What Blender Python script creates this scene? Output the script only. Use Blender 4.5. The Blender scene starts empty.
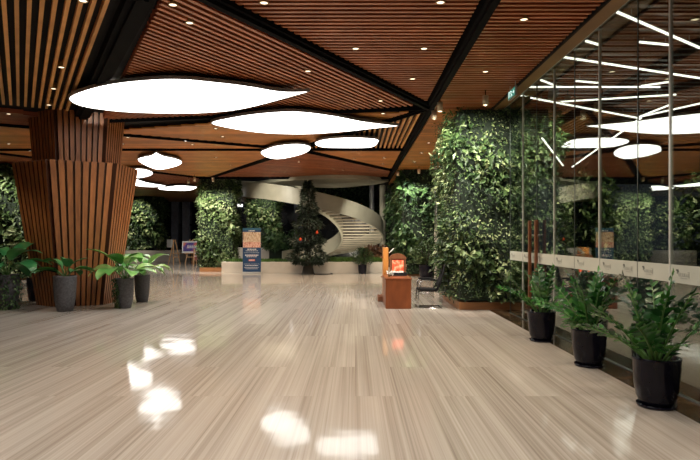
import bpy, math, random
from mathutils import Vector, Matrix
random.seed(7)
S = bpy.context.scene
COL = S.collection
R = math.radians
F, PX, PY, CAMH = 580.0, 355.0, 238.0, 1.6      # focal length in pixels, vanishing point, eye height
HC = 4.45                                        # underside of the slatted ceiling

def at_z(px, py, z):                             # image pixel -> point on the horizontal plane z
    y = F * (z - CAMH) / (PY - py)
    return Vector(((px - PX) * y / F, y, z))

# ------------------------------------------------------------------ materials
def new_mat(name):
    m = bpy.data.materials.new(name); m.use_nodes = True
    nt = m.node_tree
    for n in list(nt.nodes): nt.nodes.remove(n)
    out = nt.nodes.new('ShaderNodeOutputMaterial')
    return m, nt, out
def N(nt, typ, **kw):
    n = nt.nodes.new(typ)
    for k, v in kw.items(): setattr(n, k, v)
    return n
def plain(name, col, rough=.5, metal=0, noise=0.15, scale=6, bump=0, spec=.5, alpha=1):
    m, nt, out = new_mat(name)
    b = N(nt, 'ShaderNodeBsdfPrincipled')
    b.inputs['Roughness'].default_value = rough; b.inputs['Metallic'].default_value = metal
    b.inputs['Specular IOR Level'].default_value = spec
    b.inputs['Alpha'].default_value = alpha
    tc = N(nt, 'ShaderNodeTexCoord'); nz = N(nt, 'ShaderNodeTexNoise'); nz.inputs['Scale'].default_value = scale
    nz.inputs['Detail'].default_value = 4
    nt.links.new(tc.outputs['Object'], nz.inputs['Vector'])
    rp = N(nt, 'ShaderNodeValToRGB')
    a = [c * (1 - noise) for c in col]; c2 = [min(1, c * (1 + noise)) for c in col]
    rp.color_ramp.elements[0].color = (*a, 1); rp.color_ramp.elements[1].color = (*c2, 1)
    rp.color_ramp.elements[0].position = .3; rp.color_ramp.elements[1].position = .7
    nt.links.new(nz.outputs['Fac'], rp.inputs['Fac']); nt.links.new(rp.outputs['Color'], b.inputs['Base Color'])
    if bump:
        bp = N(nt, 'ShaderNodeBump'); bp.inputs['Strength'].default_value = bump; bp.inputs['Distance'].default_value = .02
        nt.links.new(nz.outputs['Fac'], bp.inputs['Height']); nt.links.new(bp.outputs['Normal'], b.inputs['Normal'])
    nt.links.new(b.outputs[0], out.inputs[0])
    return m
def emit(name, col, s):
    m, nt, out = new_mat(name)
    e = N(nt, 'ShaderNodeEmission'); e.inputs[0].default_value = (*col, 1); e.inputs[1].default_value = s
    nt.links.new(e.outputs[0], out.inputs[0]); return m
def wood(name, dark, light, rough=.4, sc=(3, 3, 3), spec=.4):
    m, nt, out = new_mat(name)
    b = N(nt, 'ShaderNodeBsdfPrincipled'); b.inputs['Roughness'].default_value = rough
    b.inputs['Specular IOR Level'].default_value = spec
    tc = N(nt, 'ShaderNodeTexCoord'); mp = N(nt, 'ShaderNodeMapping'); mp.inputs['Scale'].default_value = sc
    nz = N(nt, 'ShaderNodeTexNoise'); nz.inputs['Scale'].default_value = 4; nz.inputs['Detail'].default_value = 5
    rp = N(nt, 'ShaderNodeValToRGB')
    rp.color_ramp.elements[0].color = (*dark, 1); rp.color_ramp.elements[1].color = (*light, 1)
    rp.color_ramp.elements[0].position = .3; rp.color_ramp.elements[1].position = .72
    geo = N(nt, 'ShaderNodeNewGeometry')
    hs = N(nt, 'ShaderNodeHueSaturation')
    mr = N(nt, 'ShaderNodeMapRange'); mr.inputs['To Min'].default_value = .78; mr.inputs['To Max'].default_value = 1.2
    nt.links.new(geo.outputs['Random Per Island'], mr.inputs['Value']); nt.links.new(mr.outputs[0], hs.inputs['Value'])
    nt.links.new(tc.outputs['Object'], mp.inputs['Vector']); nt.links.new(mp.outputs[0], nz.inputs['Vector'])
    nt.links.new(nz.outputs['Fac'], rp.inputs['Fac']); nt.links.new(rp.outputs['Color'], hs.inputs['Color'])
    nt.links.new(hs.outputs[0], b.inputs['Base Color'])
    nt.links.new(b.outputs[0], out.inputs[0]); return m
def leafmat(name, cols, rough=.45, patch=1.1, spec=.3):
    """leaf colours: random per leaf, mixed with soft patches of species"""
    m, nt, out = new_mat(name)
    b = N(nt, 'ShaderNodeBsdfPrincipled'); b.inputs['Roughness'].default_value = rough
    b.inputs['Specular IOR Level'].default_value = spec
    geo = N(nt, 'ShaderNodeNewGeometry'); tc = N(nt, 'ShaderNodeTexCoord')
    nz = N(nt, 'ShaderNodeTexNoise'); nz.inputs['Scale'].default_value = patch; nz.inputs['Detail'].default_value = 2
    nt.links.new(tc.outputs['Object'], nz.inputs['Vector'])
    ma = N(nt, 'ShaderNodeMath', operation='MULTIPLY_ADD'); ma.inputs[1].default_value = .72
    mb_ = N(nt, 'ShaderNodeMath', operation='MULTIPLY_ADD'); mb_.inputs[1].default_value = 1.5; mb_.inputs[2].default_value = -.58
    nt.links.new(nz.outputs['Fac'], mb_.inputs[0])
    nt.links.new(geo.outputs['Random Per Island'], ma.inputs[0]); nt.links.new(mb_.outputs[0], ma.inputs[2])
    rp = N(nt, 'ShaderNodeValToRGB'); cr = rp.color_ramp
    while len(cr.elements) < len(cols): cr.elements.new(.5)
    for i, c in enumerate(cols):
        cr.elements[i].position = i / (len(cols) - 1); cr.elements[i].color = (*c, 1)
    nt.links.new(ma.outputs[0], rp.inputs['Fac']); nt.links.new(rp.outputs['Color'], b.inputs['Base Color'])
    nt.links.new(b.outputs[0], out.inputs[0]); return m

M = {}
M['slat'] = wood('slat_wood', (.22, .052, .022), (.36, .092, .038), .45, (.6, .6, 2))
M['slat_lit_underside'] = wood('slat_lit_underside_wood', (.40, .14, .06), (.60, .22, .10), .4, (.6, .6, 2))  # lighter colour paints the lit look onto slat undersides
M['slat_orange'] = wood('slat_orange_wood', (.55, .25, .08), (.78, .38, .13), .45, (.6, .6, 2))
M['slat_far'] = wood('slat_far_wood', (.50, .19, .05), (.70, .28, .075), .4, (.6, .6, 2))
M['soffit'] = wood('soffit_wood', (.20, .10, .035), (.30, .16, .06), .4, (1, .3, 1))
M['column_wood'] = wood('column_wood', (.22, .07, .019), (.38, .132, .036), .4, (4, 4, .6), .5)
M['column_shade_side'] = wood('column_wood_shade_side', (.035, .010, .004), (.07, .022, .008), .4, (4, 4, .6), .4)  # darkened copy of the column wood, shade painted on the rib sides
M['column_gap'] = plain('column_gap', (.06, .02, .008), .6)
M['desk_wood'] = wood('desk_wood', (.15, .038, .012), (.24, .065, .02), .3, (2, 2, .7), .4)
M['orange_wood'] = wood('orange_wood', (.55, .20, .04), (.7, .28, .07), .35, (2, 2, .5))
M['pale_wood'] = wood('pale_wood', (.50, .27, .12), (.65, .38, .18), .4, (3, 3, .5))
M['box_wood'] = wood('box_wood', (.24, .10, .04), (.36, .16, .06), .4, (.6, 3, 3))
M['handle_wood'] = wood('handle_wood', (.13, .045, .02), (.22, .08, .035), .35, (6, 6, .6))
M['black'] = plain('matt_black', (.008, .008, .01), .7, spec=.2)
M['beam'] = plain('black_beam', (.003, .003, .004), .8, spec=.08)
M['chrome'] = plain('chrome', (.75, .76, .78), .12, 1, .03)
M['steel'] = plain('satin_steel', (.55, .56, .55), .35, .6, .05)
M['fin'] = plain('pale_fin', (.62, .62, .58), .35, .2, .05)
M['joint'] = plain('glass_joint', (.05, .06, .055), .3)
M['mesh_black'] = plain('black_mesh_fabric', (.006, .006, .007), .7, spec=.15)
M['pot_black'] = plain('glazed_black', (.005, .005, .011), .10, 0, .2, 8, spec=.22)
M['pot_grey'] = plain('grey_stone_pot', (.075, .072, .078), .75, 0, .35, 25, .3)
M['pot_dark'] = plain('dark_stone_pot', (.045, .043, .047), .7, 0, .3, 25, .3)
M['soil'] = plain('soil', (.03, .02, .012), .9, 0, .5, 30)
M['cream'] = plain('cream_stone', (.62, .56, .48), .4, 0, .08, 3)
M['stair'] = plain('pale_olive_plaster', (.38, .36, .27), .45, 0, .1, 2)
M['tread'] = plain('pale_tread', (.46, .40, .30), .5, 0, .1, 2)
M['lavender'] = plain('lavender_panel', (.33, .34, .45), .4, 0, .06)
M['white'] = plain('white_paint', (.8, .79, .76), .4, 0, .04)
M['beige_lamp'] = plain('beige_lamp_body', (.62, .52, .36), .4, 0, .06)
M['bark'] = plain('dark_bark', (.03, .022, .015), .8, 0, .4, 20, .4)
M['rim'] = plain('grey_rim', (.22, .21, .20), .4, .2, .1)
M['dark_wall'] = plain('dark_glazing', (.010, .012, .018), .15, 0, .3, .6)
M['dark_ceiling'] = plain('dark_ceiling', (.03, .02, .015), .6)
M['pillar'] = plain('dim_pillar', (.30, .32, .38), .4)
M['ground'] = plain('outdoor_paving', (.05, .048, .045), .25, 0, .3, 2)
M['leaf_light'] = emit('leaf_diffuser', (1, .965, .90), 4.6)
M['down'] = emit('downlight_glow', (1, .78, .50), 2.2)
M['led'] = emit('led_strip', (1, .95, .82), 4)
M['bar'] = emit('reflection_bar_glow', (1, .97, .92), 2.2)
M['spot_glow'] = emit('spot_glow', (1, .85, .6), 6)
M['exit'] = emit('exit_green', (.10, .42, .30), .45)
M['exit_white'] = emit('exit_white', (.8, 1, .9), 1.0)
M['grnA'] = leafmat('green_wall_leaves', [(.008, .020, .008), (.016, .036, .012), (.03, .062, .018), (.06, .10, .032), (.14, .19, .07), (.42, .46, .24)])
M['grnB'] = leafmat('dark_green_wall_leaves', [(.008, .022, .010), (.016, .040, .014), (.03, .068, .02), (.055, .105, .035), (.15, .21, .09)])
M['grnD'] = leafmat('pale_green_wall_leaves', [(.015, .03, .010), (.03, .06, .016), (.07, .115, .035), (.13, .18, .07), (.34, .38, .22)])
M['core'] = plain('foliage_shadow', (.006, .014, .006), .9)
M['xmas'] = leafmat('christmas_tree_sprigs', [(.006, .012, .008), (.016, .026, .017), (.035, .05, .033), (.10, .125, .09)])
M['zz'] = leafmat('zz_leaflets', [(.006, .032, .010), (.012, .065, .016), (.028, .13, .026), (.09, .27, .05)], .25, 3, .5)
M['zzstem'] = plain('zz_stem', (.07, .16, .035), .45)
M['broad'] = leafmat('broad_leaves', [(.03, .13, .03), (.07, .26, .05), (.16, .40, .09), (.36, .56, .18)], .3, 3, .5)
M['broad_dark'] = leafmat('broad_dark_leaves', [(.018, .10, .035), (.03, .17, .05), (.07, .27, .08), (.16, .38, .12)], .3, 3, .5)
M['grass'] = leafmat('grass_blades', [(.02, .06, .012), (.05, .11, .02), (.1, .18, .04)])
M['redbush'] = leafmat('bronze_leaves', [(.03, .014, .01), (.08, .035, .018), (.13, .06, .03)])
M['red'] = plain('red_ornament', (.55, .06, .02), .25)
M['banner_blue'] = plain('banner_blue', (.012, .055, .15), .4, 0, .06)
M['banner_teal'] = plain('banner_teal', (.03, .12, .20), .4, 0, .06)
M['ink_white'] = plain('white_ink', (.75, .76, .78), .5, 0, .02)
M['ink_red'] = plain('red_ink', (.75, .18, .10), .5, 0, .02)
M['ink_dark'] = plain('dark_ink', (.10, .10, .09), .5, 0, .02)
M['ink_grey'] = plain('grey_ink', (.30, .30, .27), .5, 0, .02)
M['frost'] = plain('frosted_band', (.62, .62, .54), .6, 0, .05, 2, alpha=.8)
M['poster_red'] = plain('poster_maroon', (.14, .02, .02), .5, 0, .4, 8)
M['glowpic'] = None

def ramp_mat(name, stops, scale, axis_scale=(1, 1, 1), emis=0):
    m, nt, out = new_mat(name)
    b = N(nt, 'ShaderNodeBsdfPrincipled'); b.inputs['Roughness'].default_value = .45
    tc = N(nt, 'ShaderNodeTexCoord'); mp = N(nt, 'ShaderNodeMapping'); mp.inputs['Scale'].default_value = axis_scale
    nz = N(nt, 'ShaderNodeTexNoise'); nz.inputs['Scale'].default_value = scale; nz.inputs['Detail'].default_value = 3
    rp = N(nt, 'ShaderNodeValToRGB'); cr = rp.color_ramp
    while len(cr.elements) < len(stops): cr.elements.new(.5)
    for i, (p, c) in enumerate(stops): cr.elements[i].position = p; cr.elements[i].color = (*c, 1)
    nt.links.new(tc.outputs['Object'], mp.inputs[0]); nt.links.new(mp.outputs[0], nz.inputs['Vector'])
    nt.links.new(nz.outputs['Fac'], rp.inputs['Fac']); nt.links.new(rp.outputs['Color'], b.inputs['Base Color'])
    if emis:
        nt.links.new(rp.outputs['Color'], b.inputs['Emission Color']); b.inputs['Emission Strength'].default_value = emis
    nt.links.new(b.outputs[0], out.inputs[0]); return m
M['photo'] = ramp_mat('banner_photo', [(.3, (.25, .10, .05)), (.45, (.65, .42, .26)), (.6, (.8, .66, .48)), (.72, (.35, .22, .12))], 6, (3, 1, 1.2))
M['photo_low'] = ramp_mat('banner_photo_people', [(.3, (.4, .08, .05)), (.5, (.8, .40, .30)), (.7, (.9, .7, .55))], 8, (3, 1, 1.5))
M['glowpic'] = ramp_mat('lit_flower_picture', [(.35, (.6, .03, .01)), (.5, (.9, .10, .04)), (.68, (1, .42, .25))], 11, (1, 1, 1), .65)
M['boardpic'] = ramp_mat('board_picture', [(.3, (.02, .02, .16)), (.48, (.06, .03, .25)), (.58, (.55, .10, .10)), (.7, (.85, .4, .06))], 1.6, (1.4, 1, 1.4))

def marble_floor():
    m, nt, out = new_mat('striped_marble_floor')
    L = nt.links.new
    b = N(nt, 'ShaderNodeBsdfPrincipled')
    tc = N(nt, 'ShaderNodeTexCoord')
    sep = N(nt, 'ShaderNodeSeparateXYZ'); L(tc.outputs['Object'], sep.inputs[0])
    cmb = N(nt, 'ShaderNodeCombineXYZ'); L(sep.outputs['Y'], cmb.inputs['X']); L(sep.outputs['X'], cmb.inputs['Y'])
    br = N(nt, 'ShaderNodeTexBrick'); br.offset = .37; br.offset_frequency = 2
    br.inputs['Scale'].default_value = 1; br.inputs['Brick Width'].default_value = 3.6; br.inputs['Row Height'].default_value = .42
    br.inputs['Mortar Size'].default_value = .0025; br.inputs['Mortar Smooth'].default_value = .3
    br.inputs['Color1'].default_value = (0, 0, 0, 1); br.inputs['Color2'].default_value = (1, 1, 1, 1); br.inputs['Mortar'].default_value = (.4, .4, .4, 1)
    L(cmb.outputs[0], br.inputs['Vector'])
    # streaks along Y, shifted per plank
    add = N(nt, 'ShaderNodeVectorMath', operation='ADD')
    sc = N(nt, 'ShaderNodeVectorMath', operation='SCALE'); sc.inputs['Scale'].default_value = 9
    L(br.outputs['Color'], sc.inputs[0]); L(tc.outputs['Object'], add.inputs[0]); L(sc.outputs[0], add.inputs[1])
    mp = N(nt, 'ShaderNodeMapping'); mp.inputs['Scale'].default_value = (34, .13, 1); L(add.outputs[0], mp.inputs[0])
    n1 = N(nt, 'ShaderNodeTexNoise'); n1.inputs['Scale'].default_value = 1; n1.inputs['Detail'].default_value = 5; n1.inputs['Roughness'].default_value = .62
    n1.inputs['Distortion'].default_value = .35
    L(mp.outputs[0], n1.inputs['Vector'])
    mp2 = N(nt, 'ShaderNodeMapping'); mp2.inputs['Scale'].default_value = (4.0, .10, 1); L(add.outputs[0], mp2.inputs[0])
    n2 = N(nt, 'ShaderNodeTexNoise'); n2.inputs['Scale'].default_value = 1; n2.inputs['Detail'].default_value = 3; L(mp2.outputs[0], n2.inputs['Vector'])
    mx = N(nt, 'ShaderNodeMix', data_type='FLOAT'); mx.inputs[0].default_value = .34
    L(n1.outputs['Fac'], mx.inputs[2]); L(n2.outputs['Fac'], mx.inputs[3])
    ad = N(nt, 'ShaderNodeMath', operation='MULTIPLY_ADD'); ad.inputs[1].default_value = .06; 
    L(br.outputs['Color'], ad.inputs[0]); L(mx.outputs[0], ad.inputs[2])
    rp = N(nt, 'ShaderNodeValToRGB'); cr = rp.color_ramp
    cr.elements[0].position = .30; cr.elements[0].color = (.21, .17, .14, 1)
    cr.elements[1].position = .68; cr.elements[1].color = (.52, .465, .415, 1)
    e = cr.elements.new(.43); e.color = (.335, .287, .245, 1)
    e = cr.elements.new(.54); e.color = (.43, .38, .335, 1)
    L(ad.outputs[0], rp.inputs['Fac'])
    mm = N(nt, 'ShaderNodeMix', data_type='RGBA'); L(br.outputs['Fac'], mm.inputs[0]); L(rp.outputs['Color'], mm.inputs[6])
    mm.inputs[7].default_value = (.40, .34, .28, 1)
    L(mm.outputs[2], b.inputs['Base Color'])
    b.inputs['Roughness'].default_value = .075; b.inputs['Specular IOR Level'].default_value = .15
    nb = N(nt, 'ShaderNodeTexNoise'); nb.inputs['Scale'].default_value = 1.6; nb.inputs['Detail'].default_value = 2
    L(tc.outputs['Object'], nb.inputs['Vector'])
    bp = N(nt, 'ShaderNodeBump'); bp.inputs['Strength'].default_value = .06; bp.inputs['Distance'].default_value = .05
    L(nb.outputs['Fac'], bp.inputs['Height']); L(bp.outputs['Normal'], b.inputs['Normal'])
    L(b.outputs[0], out.inputs[0]); return m
M['floor'] = marble_floor()

def dark_marble():
    m, nt, out = new_mat('dark_brown_marble')
    L = nt.links.new
    b = N(nt, 'ShaderNodeBsdfPrincipled'); b.inputs['Roughness'].default_value = .12
    tc = N(nt, 'ShaderNodeTexCoord'); nz = N(nt, 'ShaderNodeTexNoise'); nz.inputs['Scale'].default_value = 7; nz.inputs['Detail'].default_value = 8
    nz.inputs['Distortion'].default_value = 1.2
    rp = N(nt, 'ShaderNodeValToRGB'); cr = rp.color_ramp
    cr.elements[0].position = .4; cr.elements[0].color = (.012, .008, .005, 1); cr.elements[1].position = .72; cr.elements[1].color = (.22, .14, .07, 1)
    e = cr.elements.new(.55); e.color = (.05, .032, .018, 1)
    L(tc.outputs['Object'], nz.inputs['Vector']); L(nz.outputs['Fac'], rp.inputs['Fac']); L(rp.outputs['Color'], b.inputs['Base Color'])
    L(b.outputs[0], out.inputs[0]); return m
M['dark_marble'] = dark_marble()

def glass():
    m, nt, out = new_mat('architectural_glass')
    L = nt.links.new
    t = N(nt, 'ShaderNodeBsdfTransparent'); t.inputs[0].default_value = (.80, .84, .80, 1)
    g = N(nt, 'ShaderNodeBsdfGlossy'); g.inputs['Roughness'].default_value = 0.0; g.inputs['Color'].default_value = (.78, .82, .76, 1)
    geo = N(nt, 'ShaderNodeNewGeometry'); dt = N(nt, 'ShaderNodeVectorMath', operation='DOT_PRODUCT')
    L(geo.outputs['Normal'], dt.inputs[0]); L(geo.outputs['Incoming'], dt.inputs[1])
    ab = N(nt, 'ShaderNodeMath', operation='ABSOLUTE'); L(dt.outputs['Value'], ab.inputs[0])
    om = N(nt, 'ShaderNodeMath', operation='SUBTRACT', use_clamp=True); om.inputs[0].default_value = 1; L(ab.outputs[0], om.inputs[1])
    pw = N(nt, 'ShaderNodeMath', operation='POWER'); pw.inputs[1].default_value = 5; L(om.outputs[0], pw.inputs[0])
    ma = N(nt, 'ShaderNodeMath', operation='MULTIPLY_ADD', use_clamp=True); ma.inputs[1].default_value = .8; ma.inputs[2].default_value = .22
    L(pw.outputs[0], ma.inputs[0])
    mx = N(nt, 'ShaderNodeMixShader'); L(ma.outputs[0], mx.inputs[0]); L(t.outputs[0], mx.inputs[1]); L(g.outputs[0], mx.inputs[2])
    L(mx.outputs[0], out.inputs[0]); return m
M['glass'] = glass()
def clear_glass():
    m, nt, out = new_mat('clear_glass')
    b = N(nt, 'ShaderNodeBsdfGlass'); b.inputs['Roughness'].default_value = .02
    nt.links.new(b.outputs[0], out.inputs[0]); return m
M['clear'] = clear_glass()

# ------------------------------------------------------------------ mesh helpers
class MB:
    def __init__(s): s.v = []; s.f = []; s.mi = []; s.smooth = []
    def add(s, vs, fs, mi=0, smooth=False):
        o = len(s.v); s.v += [tuple(v) for v in vs]
        for f in fs: s.f.append([i + o for i in f]); s.mi.append(mi); s.smooth.append(smooth)
        return s
    def box(s, x0, x1, y0, y1, z0, z1, mi=0):
        vs = [(x0, y0, z0), (x1, y0, z0), (x1, y1, z0), (x0, y1, z0), (x0, y0, z1), (x1, y0, z1), (x1, y1, z1), (x0, y1, z1)]
        return s.add(vs, [(3, 2, 1, 0), (4, 5, 6, 7), (0, 1, 5, 4), (1, 2, 6, 5), (2, 3, 7, 6), (3, 0, 4, 7)], mi)
    def obox(s, a, b, w, h, mi=0, up=(0, 0, 1)):
        """box running from a to b, w wide sideways, h along up (centred)"""
        a = Vector(a); b = Vector(b); d = (b - a).normalized(); u = Vector(up)
        sd = d.cross(u)
        if sd.length < 1e-4: sd = d.cross(Vector((1, 0, 0)))
        sd.normalize(); u = sd.cross(d).normalized()
        vs = []; mb_i = mi if isinstance(mi, int) else mi[1]; mi = mi if isinstance(mi, int) else mi[0]
        for p in (a, b):
            for i, j in ((-1, -1), (1, -1), (1, 1), (-1, 1)): vs.append(p + sd * (w / 2 * i) + u * (h / 2 * j))
        s.add(vs, [(0, 1, 2, 3), (7, 6, 5, 4), (0, 4, 5, 1), (1, 5, 6, 2), (2, 6, 7, 3), (3, 7, 4, 0)], mi)
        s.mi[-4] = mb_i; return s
    def tube(s, pts, r, n=8, mi=0, cap=True):
        pts = [Vector(p) for p in pts]; rs = r if isinstance(r, (list, tuple)) else [r] * len(pts)
        rings = []; prev = None
        for i, p in enumerate(pts):
            d = (pts[min(i + 1, len(pts) - 1)] - pts[max(i - 1, 0)]).normalized()
            ref = prev if prev is not None else (Vector((0, 0, 1)) if abs(d.z) < .9 else Vector((1, 0, 0)))
            sd = d.cross(ref)
            if sd.length < 1e-4: sd = d.cross(Vector((0, 1, 0)))
            sd.normalize(); u = sd.cross(d).normalized(); prev = u
            rings.append([p + (sd * math.cos(2 * math.pi * k / n) + u * math.sin(2 * math.pi * k / n)) * rs[i] for k in range(n)])
        vs = [v for rg in rings for v in rg]; fs = []
        for i in range(len(rings) - 1):
            for k in range(n):
                fs.append((i * n + k, i * n + (k + 1) % n, (i + 1) * n + (k + 1) % n, (i + 1) * n + k))
        s.add(vs, fs, mi, True)
        if cap:
            o = len(s.v) - len(vs)
            s.f.append([o + k for k in range(n)][::-1]); s.mi.append(mi); s.smooth.append(False)
            e = o + (len(rings) - 1) * n
            s.f.append([e + k for k in range(n)]); s.mi.append(mi); s.smooth.append(False)
        return s
    def lathe(s, prof, n=28, mi=0, c=(0, 0, 0)):
        vs = []; fs = []
        for r, z in prof:
            for k in range(n):
                a = 2 * math.pi * k / n; vs.append((c[0] + r * math.cos(a), c[1] + r * math.sin(a), c[2] + z))
        for i in range(len(prof) - 1):
            for k in range(n): fs.append((i * n + k, i * n + (k + 1) % n, (i + 1) * n + (k + 1) % n, (i + 1) * n + k))
        return s.add(vs, fs, mi, True)
    def disc(s, c, r, n=24, mi=0, down=False):
        vs = [(c[0] + r * math.cos(2 * math.pi * k / n), c[1] + r * math.sin(2 * math.pi * k / n), c[2]) for k in range(n)]
        return s.add(vs, [tuple(range(n))[::-1] if down else tuple(range(n))], mi)
    def prism(s, poly, z0, z1, mi_side=0, mi_bot=0, mi_top=0, bottom=True, top=True):
        n = len(poly); vs = [(x, y, z0) for x, y in poly] + [(x, y, z1) for x, y in poly]
        s.add(vs, [(i, (i + 1) % n, n + (i + 1) % n, n + i) for i in range(n)], mi_side)
        if bottom: s.add(vs[:n], [tuple(range(n))[::-1]], mi_bot)
        if top: s.add(vs[n:], [tuple(range(n))], mi_top)
        return s
    def sphere(s, c, r, mi=0, n=12, m=8, sz=1):
        prof = [(r * math.sin(math.pi * i / m), -r * sz * math.cos(math.pi * i / m)) for i in range(m + 1)]
        return s.lathe(prof, n, mi, c)
    def build(s, name, mats, parent=None, bevel=0):
        me = bpy.data.meshes.new(name); me.from_pydata(s.v, [], s.f)
        mats = mats if isinstance(mats, (list, tuple)) else [mats]
        for m in mats: me.materials.append(m if not isinstance(m, str) else M[m])
        me.polygons.foreach_set('material_index', s.mi); me.polygons.foreach_set('use_smooth', s.smooth)
        me.update()
        o = bpy.data.objects.new(name, me); COL.objects.link(o)
        if parent: o.parent = parent
        if bevel:
            b = o.modifiers.new('bevel', 'BEVEL'); b.width = bevel; b.segments = 2; b.limit_method = 'ANGLE'
        return o
def tag(o, label, cat, group=None, kind=None):
    if label: o['label'] = label
    if cat: o['category'] = cat
    if group: o['group'] = group
    if kind: o['kind'] = kind
    return o
def thing(name, label, cat, loc=(0, 0, 0), rz=0, group=None):
    o = bpy.data.objects.new(name, None); COL.objects.link(o); o.empty_display_size = .2
    o.location = loc; o.rotation_euler = (0, 0, rz)
    return tag(o, label, cat, group)
def struct(o): o['kind'] = 'structure'; return o
def copy_tree(o, loc, rz, label):
    c = o.copy(); COL.objects.link(c); c.location = loc; c.rotation_euler = (0, 0, rz); c['label'] = label
    for ch in list(o.children):
        d = ch.copy(); COL.objects.link(d); d.parent = c
        for g in list(ch.children):
            e = g.copy(); COL.objects.link(e); e.parent = d
    return c
def lamp_spot(name, loc, target, watts, size=60, col=(1, .86, .66), parent=None, rad=.05, blend=.6):
    l = bpy.data.lights.new(name, 'SPOT'); l.energy = watts; l.spot_size = R(size); l.spot_blend = blend; l.color = col; l.shadow_soft_size = rad
    o = bpy.data.objects.new(name, l); COL.objects.link(o)
    d = Vector(target) - Vector(loc); o.rotation_euler = d.to_track_quat('-Z', 'Y').to_euler()
    o.location = loc
    return o

# ------------------------------------------------------------------ floor, outside ground, walls
b = MB(); b.add([(-24, -4, 0), (3.02, -4, 0), (3.02, 48, 0), (-24, 48, 0)], [(0, 1, 2, 3)])
b.add([(3.02, 12.9, 0), (3.9, 12.9, 0), (3.9, 48, 0), (3.02, 48, 0)], [(0, 1, 2, 3)])
b.box(-24, 3.36, -4, 48, -.3, -.02)
struct(b.build('floor', 'floor'))
b = MB(); b.box(2.97, 3.36, -4, 12.88, -.02, .004)
struct(b.build('trim_1', 'dark_marble'))
b = MB(); b.box(3.37, 40, -10, 60, -.3, -.03)
o = struct(b.build('floor', 'ground'))
# far and left walls
b = MB(); b.box(-24, 8, 46, 46.3, -.02, 7.6); struct(b.build('wall_back', 'dark_wall'))
b = MB(); b.box(-24.3, -24, -4, 46.3, -.02, 7.6); struct(b.build('wall_left', 'dark_wall'))
for i, (px, w) in enumerate(((157, .45), (175, .5), (186, .5))):
    x = (px - PX) * 45.7 / F
    b = MB(); b.box(x - w / 2, x + w / 2, 45.55, 45.99, 0, 4.5); struct(b.build('trim_%d' % (i + 2), 'pillar'))
b = MB()
for x in [-17.4 + 1.05 * k for k in range(7)]: b.box(x - .03, x + .03, 45.9, 46, 0, 4.4)
b.box(-17.5, -11, 45.88, 45.98, 2.6, 2.68); b.box(-17.5, -11, 45.88, 45.98, 1.1, 1.16)
struct(b.build('window_1', 'beam'))

# ------------------------------------------------------------------ ceiling
cb = MB()
cb.box(-24, 3.30, -4, 27.2, 4.57, 4.75); cb.box(-24, -7.2, 27.2, 46, 4.57, 4.75); cb.box(1.4, 3.9, 27.2, 46, 4.57, 4.75)
cb.box(3.30, 3.9, 12.9, 27.2, 4.57, 4.75)
cb.box(-7.2, 1.4, 27.2, 46, 7.4, 7.6)
ceiling = struct(cb.build('ceiling', 'black'))

def clip_line(poly, p, d):
    """the piece of the line p + t d inside a convex polygon"""
    t0, t1 = -1e9, 1e9; n = len(poly); area = sum(poly[i][0] * poly[(i + 1) % n][1] - poly[(i + 1) % n][0] * poly[i][1] for i in range(n))
    sg = 1 if area > 0 else -1
    for i in range(n):
        a = poly[i]; c = poly[(i + 1) % n]
        nx, ny = -(c[1] - a[1]) * sg, (c[0] - a[0]) * sg
        den = nx * d[0] + ny * d[1]; num = nx * (a[0] - p[0]) + ny * (a[1] - p[1])
        if abs(den) < 1e-9:
            if num > 0: return None
        elif den > 0: t0 = max(t0, num / den)
        else: t1 = min(t1, num / den)
    return (t0, t1) if t1 - t0 > .05 else None
def slat_panel(poly, ang, mat, pitch=.13, w=.055, depth=.1, z=HC, tilt=0):
    """slats over a convex polygon; ang measured from +Y towards +X"""
    d = (math.sin(ang), math.cos(ang)); nrm = (math.cos(ang), -math.sin(ang))
    pr = [p[0] * nrm[0] + p[1] * nrm[1] for p in poly]
    k = min(pr) + pitch / 2; b = MB()
    while k < max(pr):
        p = (nrm[0] * k, nrm[1] * k); c = clip_line(poly, p, d)
        if c:
            a = Vector((p[0] + d[0] * c[0], p[1] + d[1] * c[0], z + depth / 2)); e = Vector((p[0] + d[0] * c[1], p[1] + d[1] * c[1], z + depth / 2))
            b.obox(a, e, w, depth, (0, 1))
        k += pitch
    o = b.build('slat_panel', [mat, {'slat': 'slat_lit_underside'}.get(mat, mat)], ceiling); return o
A30 = R(30)
slat_panel([(-2.75, 6.6), (-2.75, -3.5), (-14, -3.5), (-14, 8.6), (-6.45, 13.0)], -A30, 'slat_orange', .135, .05, .09)
slat_panel([(-2.2, 6.75), (-1.85, 6.65), (1.47, 12.42), (-.4, 13.15), (-6.1, 14.0)], A30, 'slat')
slat_panel([(-2.0, 6.6), (1.5, 12.2), (1.5, -3.5), (-2.0, -3.5)], R(90), 'slat')
slat_panel([(1.75, -3.5), (3.0, -3.5), (3.0, 12.9), (1.75, 12.9)], R(90), 'slat')
slat_panel([(1.78, 12.9), (3.85, 12.9), (3.85, 31), (1.78, 31)], R(90), 'slat_far', .13, .1, .04)
slat_panel([(1.5, 12.75), (-1.95, 18.35), (-6.3, 15.85), (-6.5, 14.2), (-.4, 13.4)], R(90), 'slat_far', .13, .1, .04)
slat_panel([(1.5, 13.0), (1.5, 18.4), (-1.7, 18.4)], 0, 'slat_orange', .135, .05, .09)
slat_panel([(-1.6, 18.65), (1.5, 18.65), (1.5, 23.9)], R(90), 'slat_far', .13, .1, .04)
slat_panel([(-1.85, 18.8), (1.5, 24.4), (1.5, 27.0), (-6.4, 27.0)], R(60), 'slat')
slat_panel([(-2.15, 18.75), (-6.8, 27.0), (-7.3, 26.8), (-12.2, 18.75)], R(90), 'slat_far', .13, .1, .04)
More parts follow.
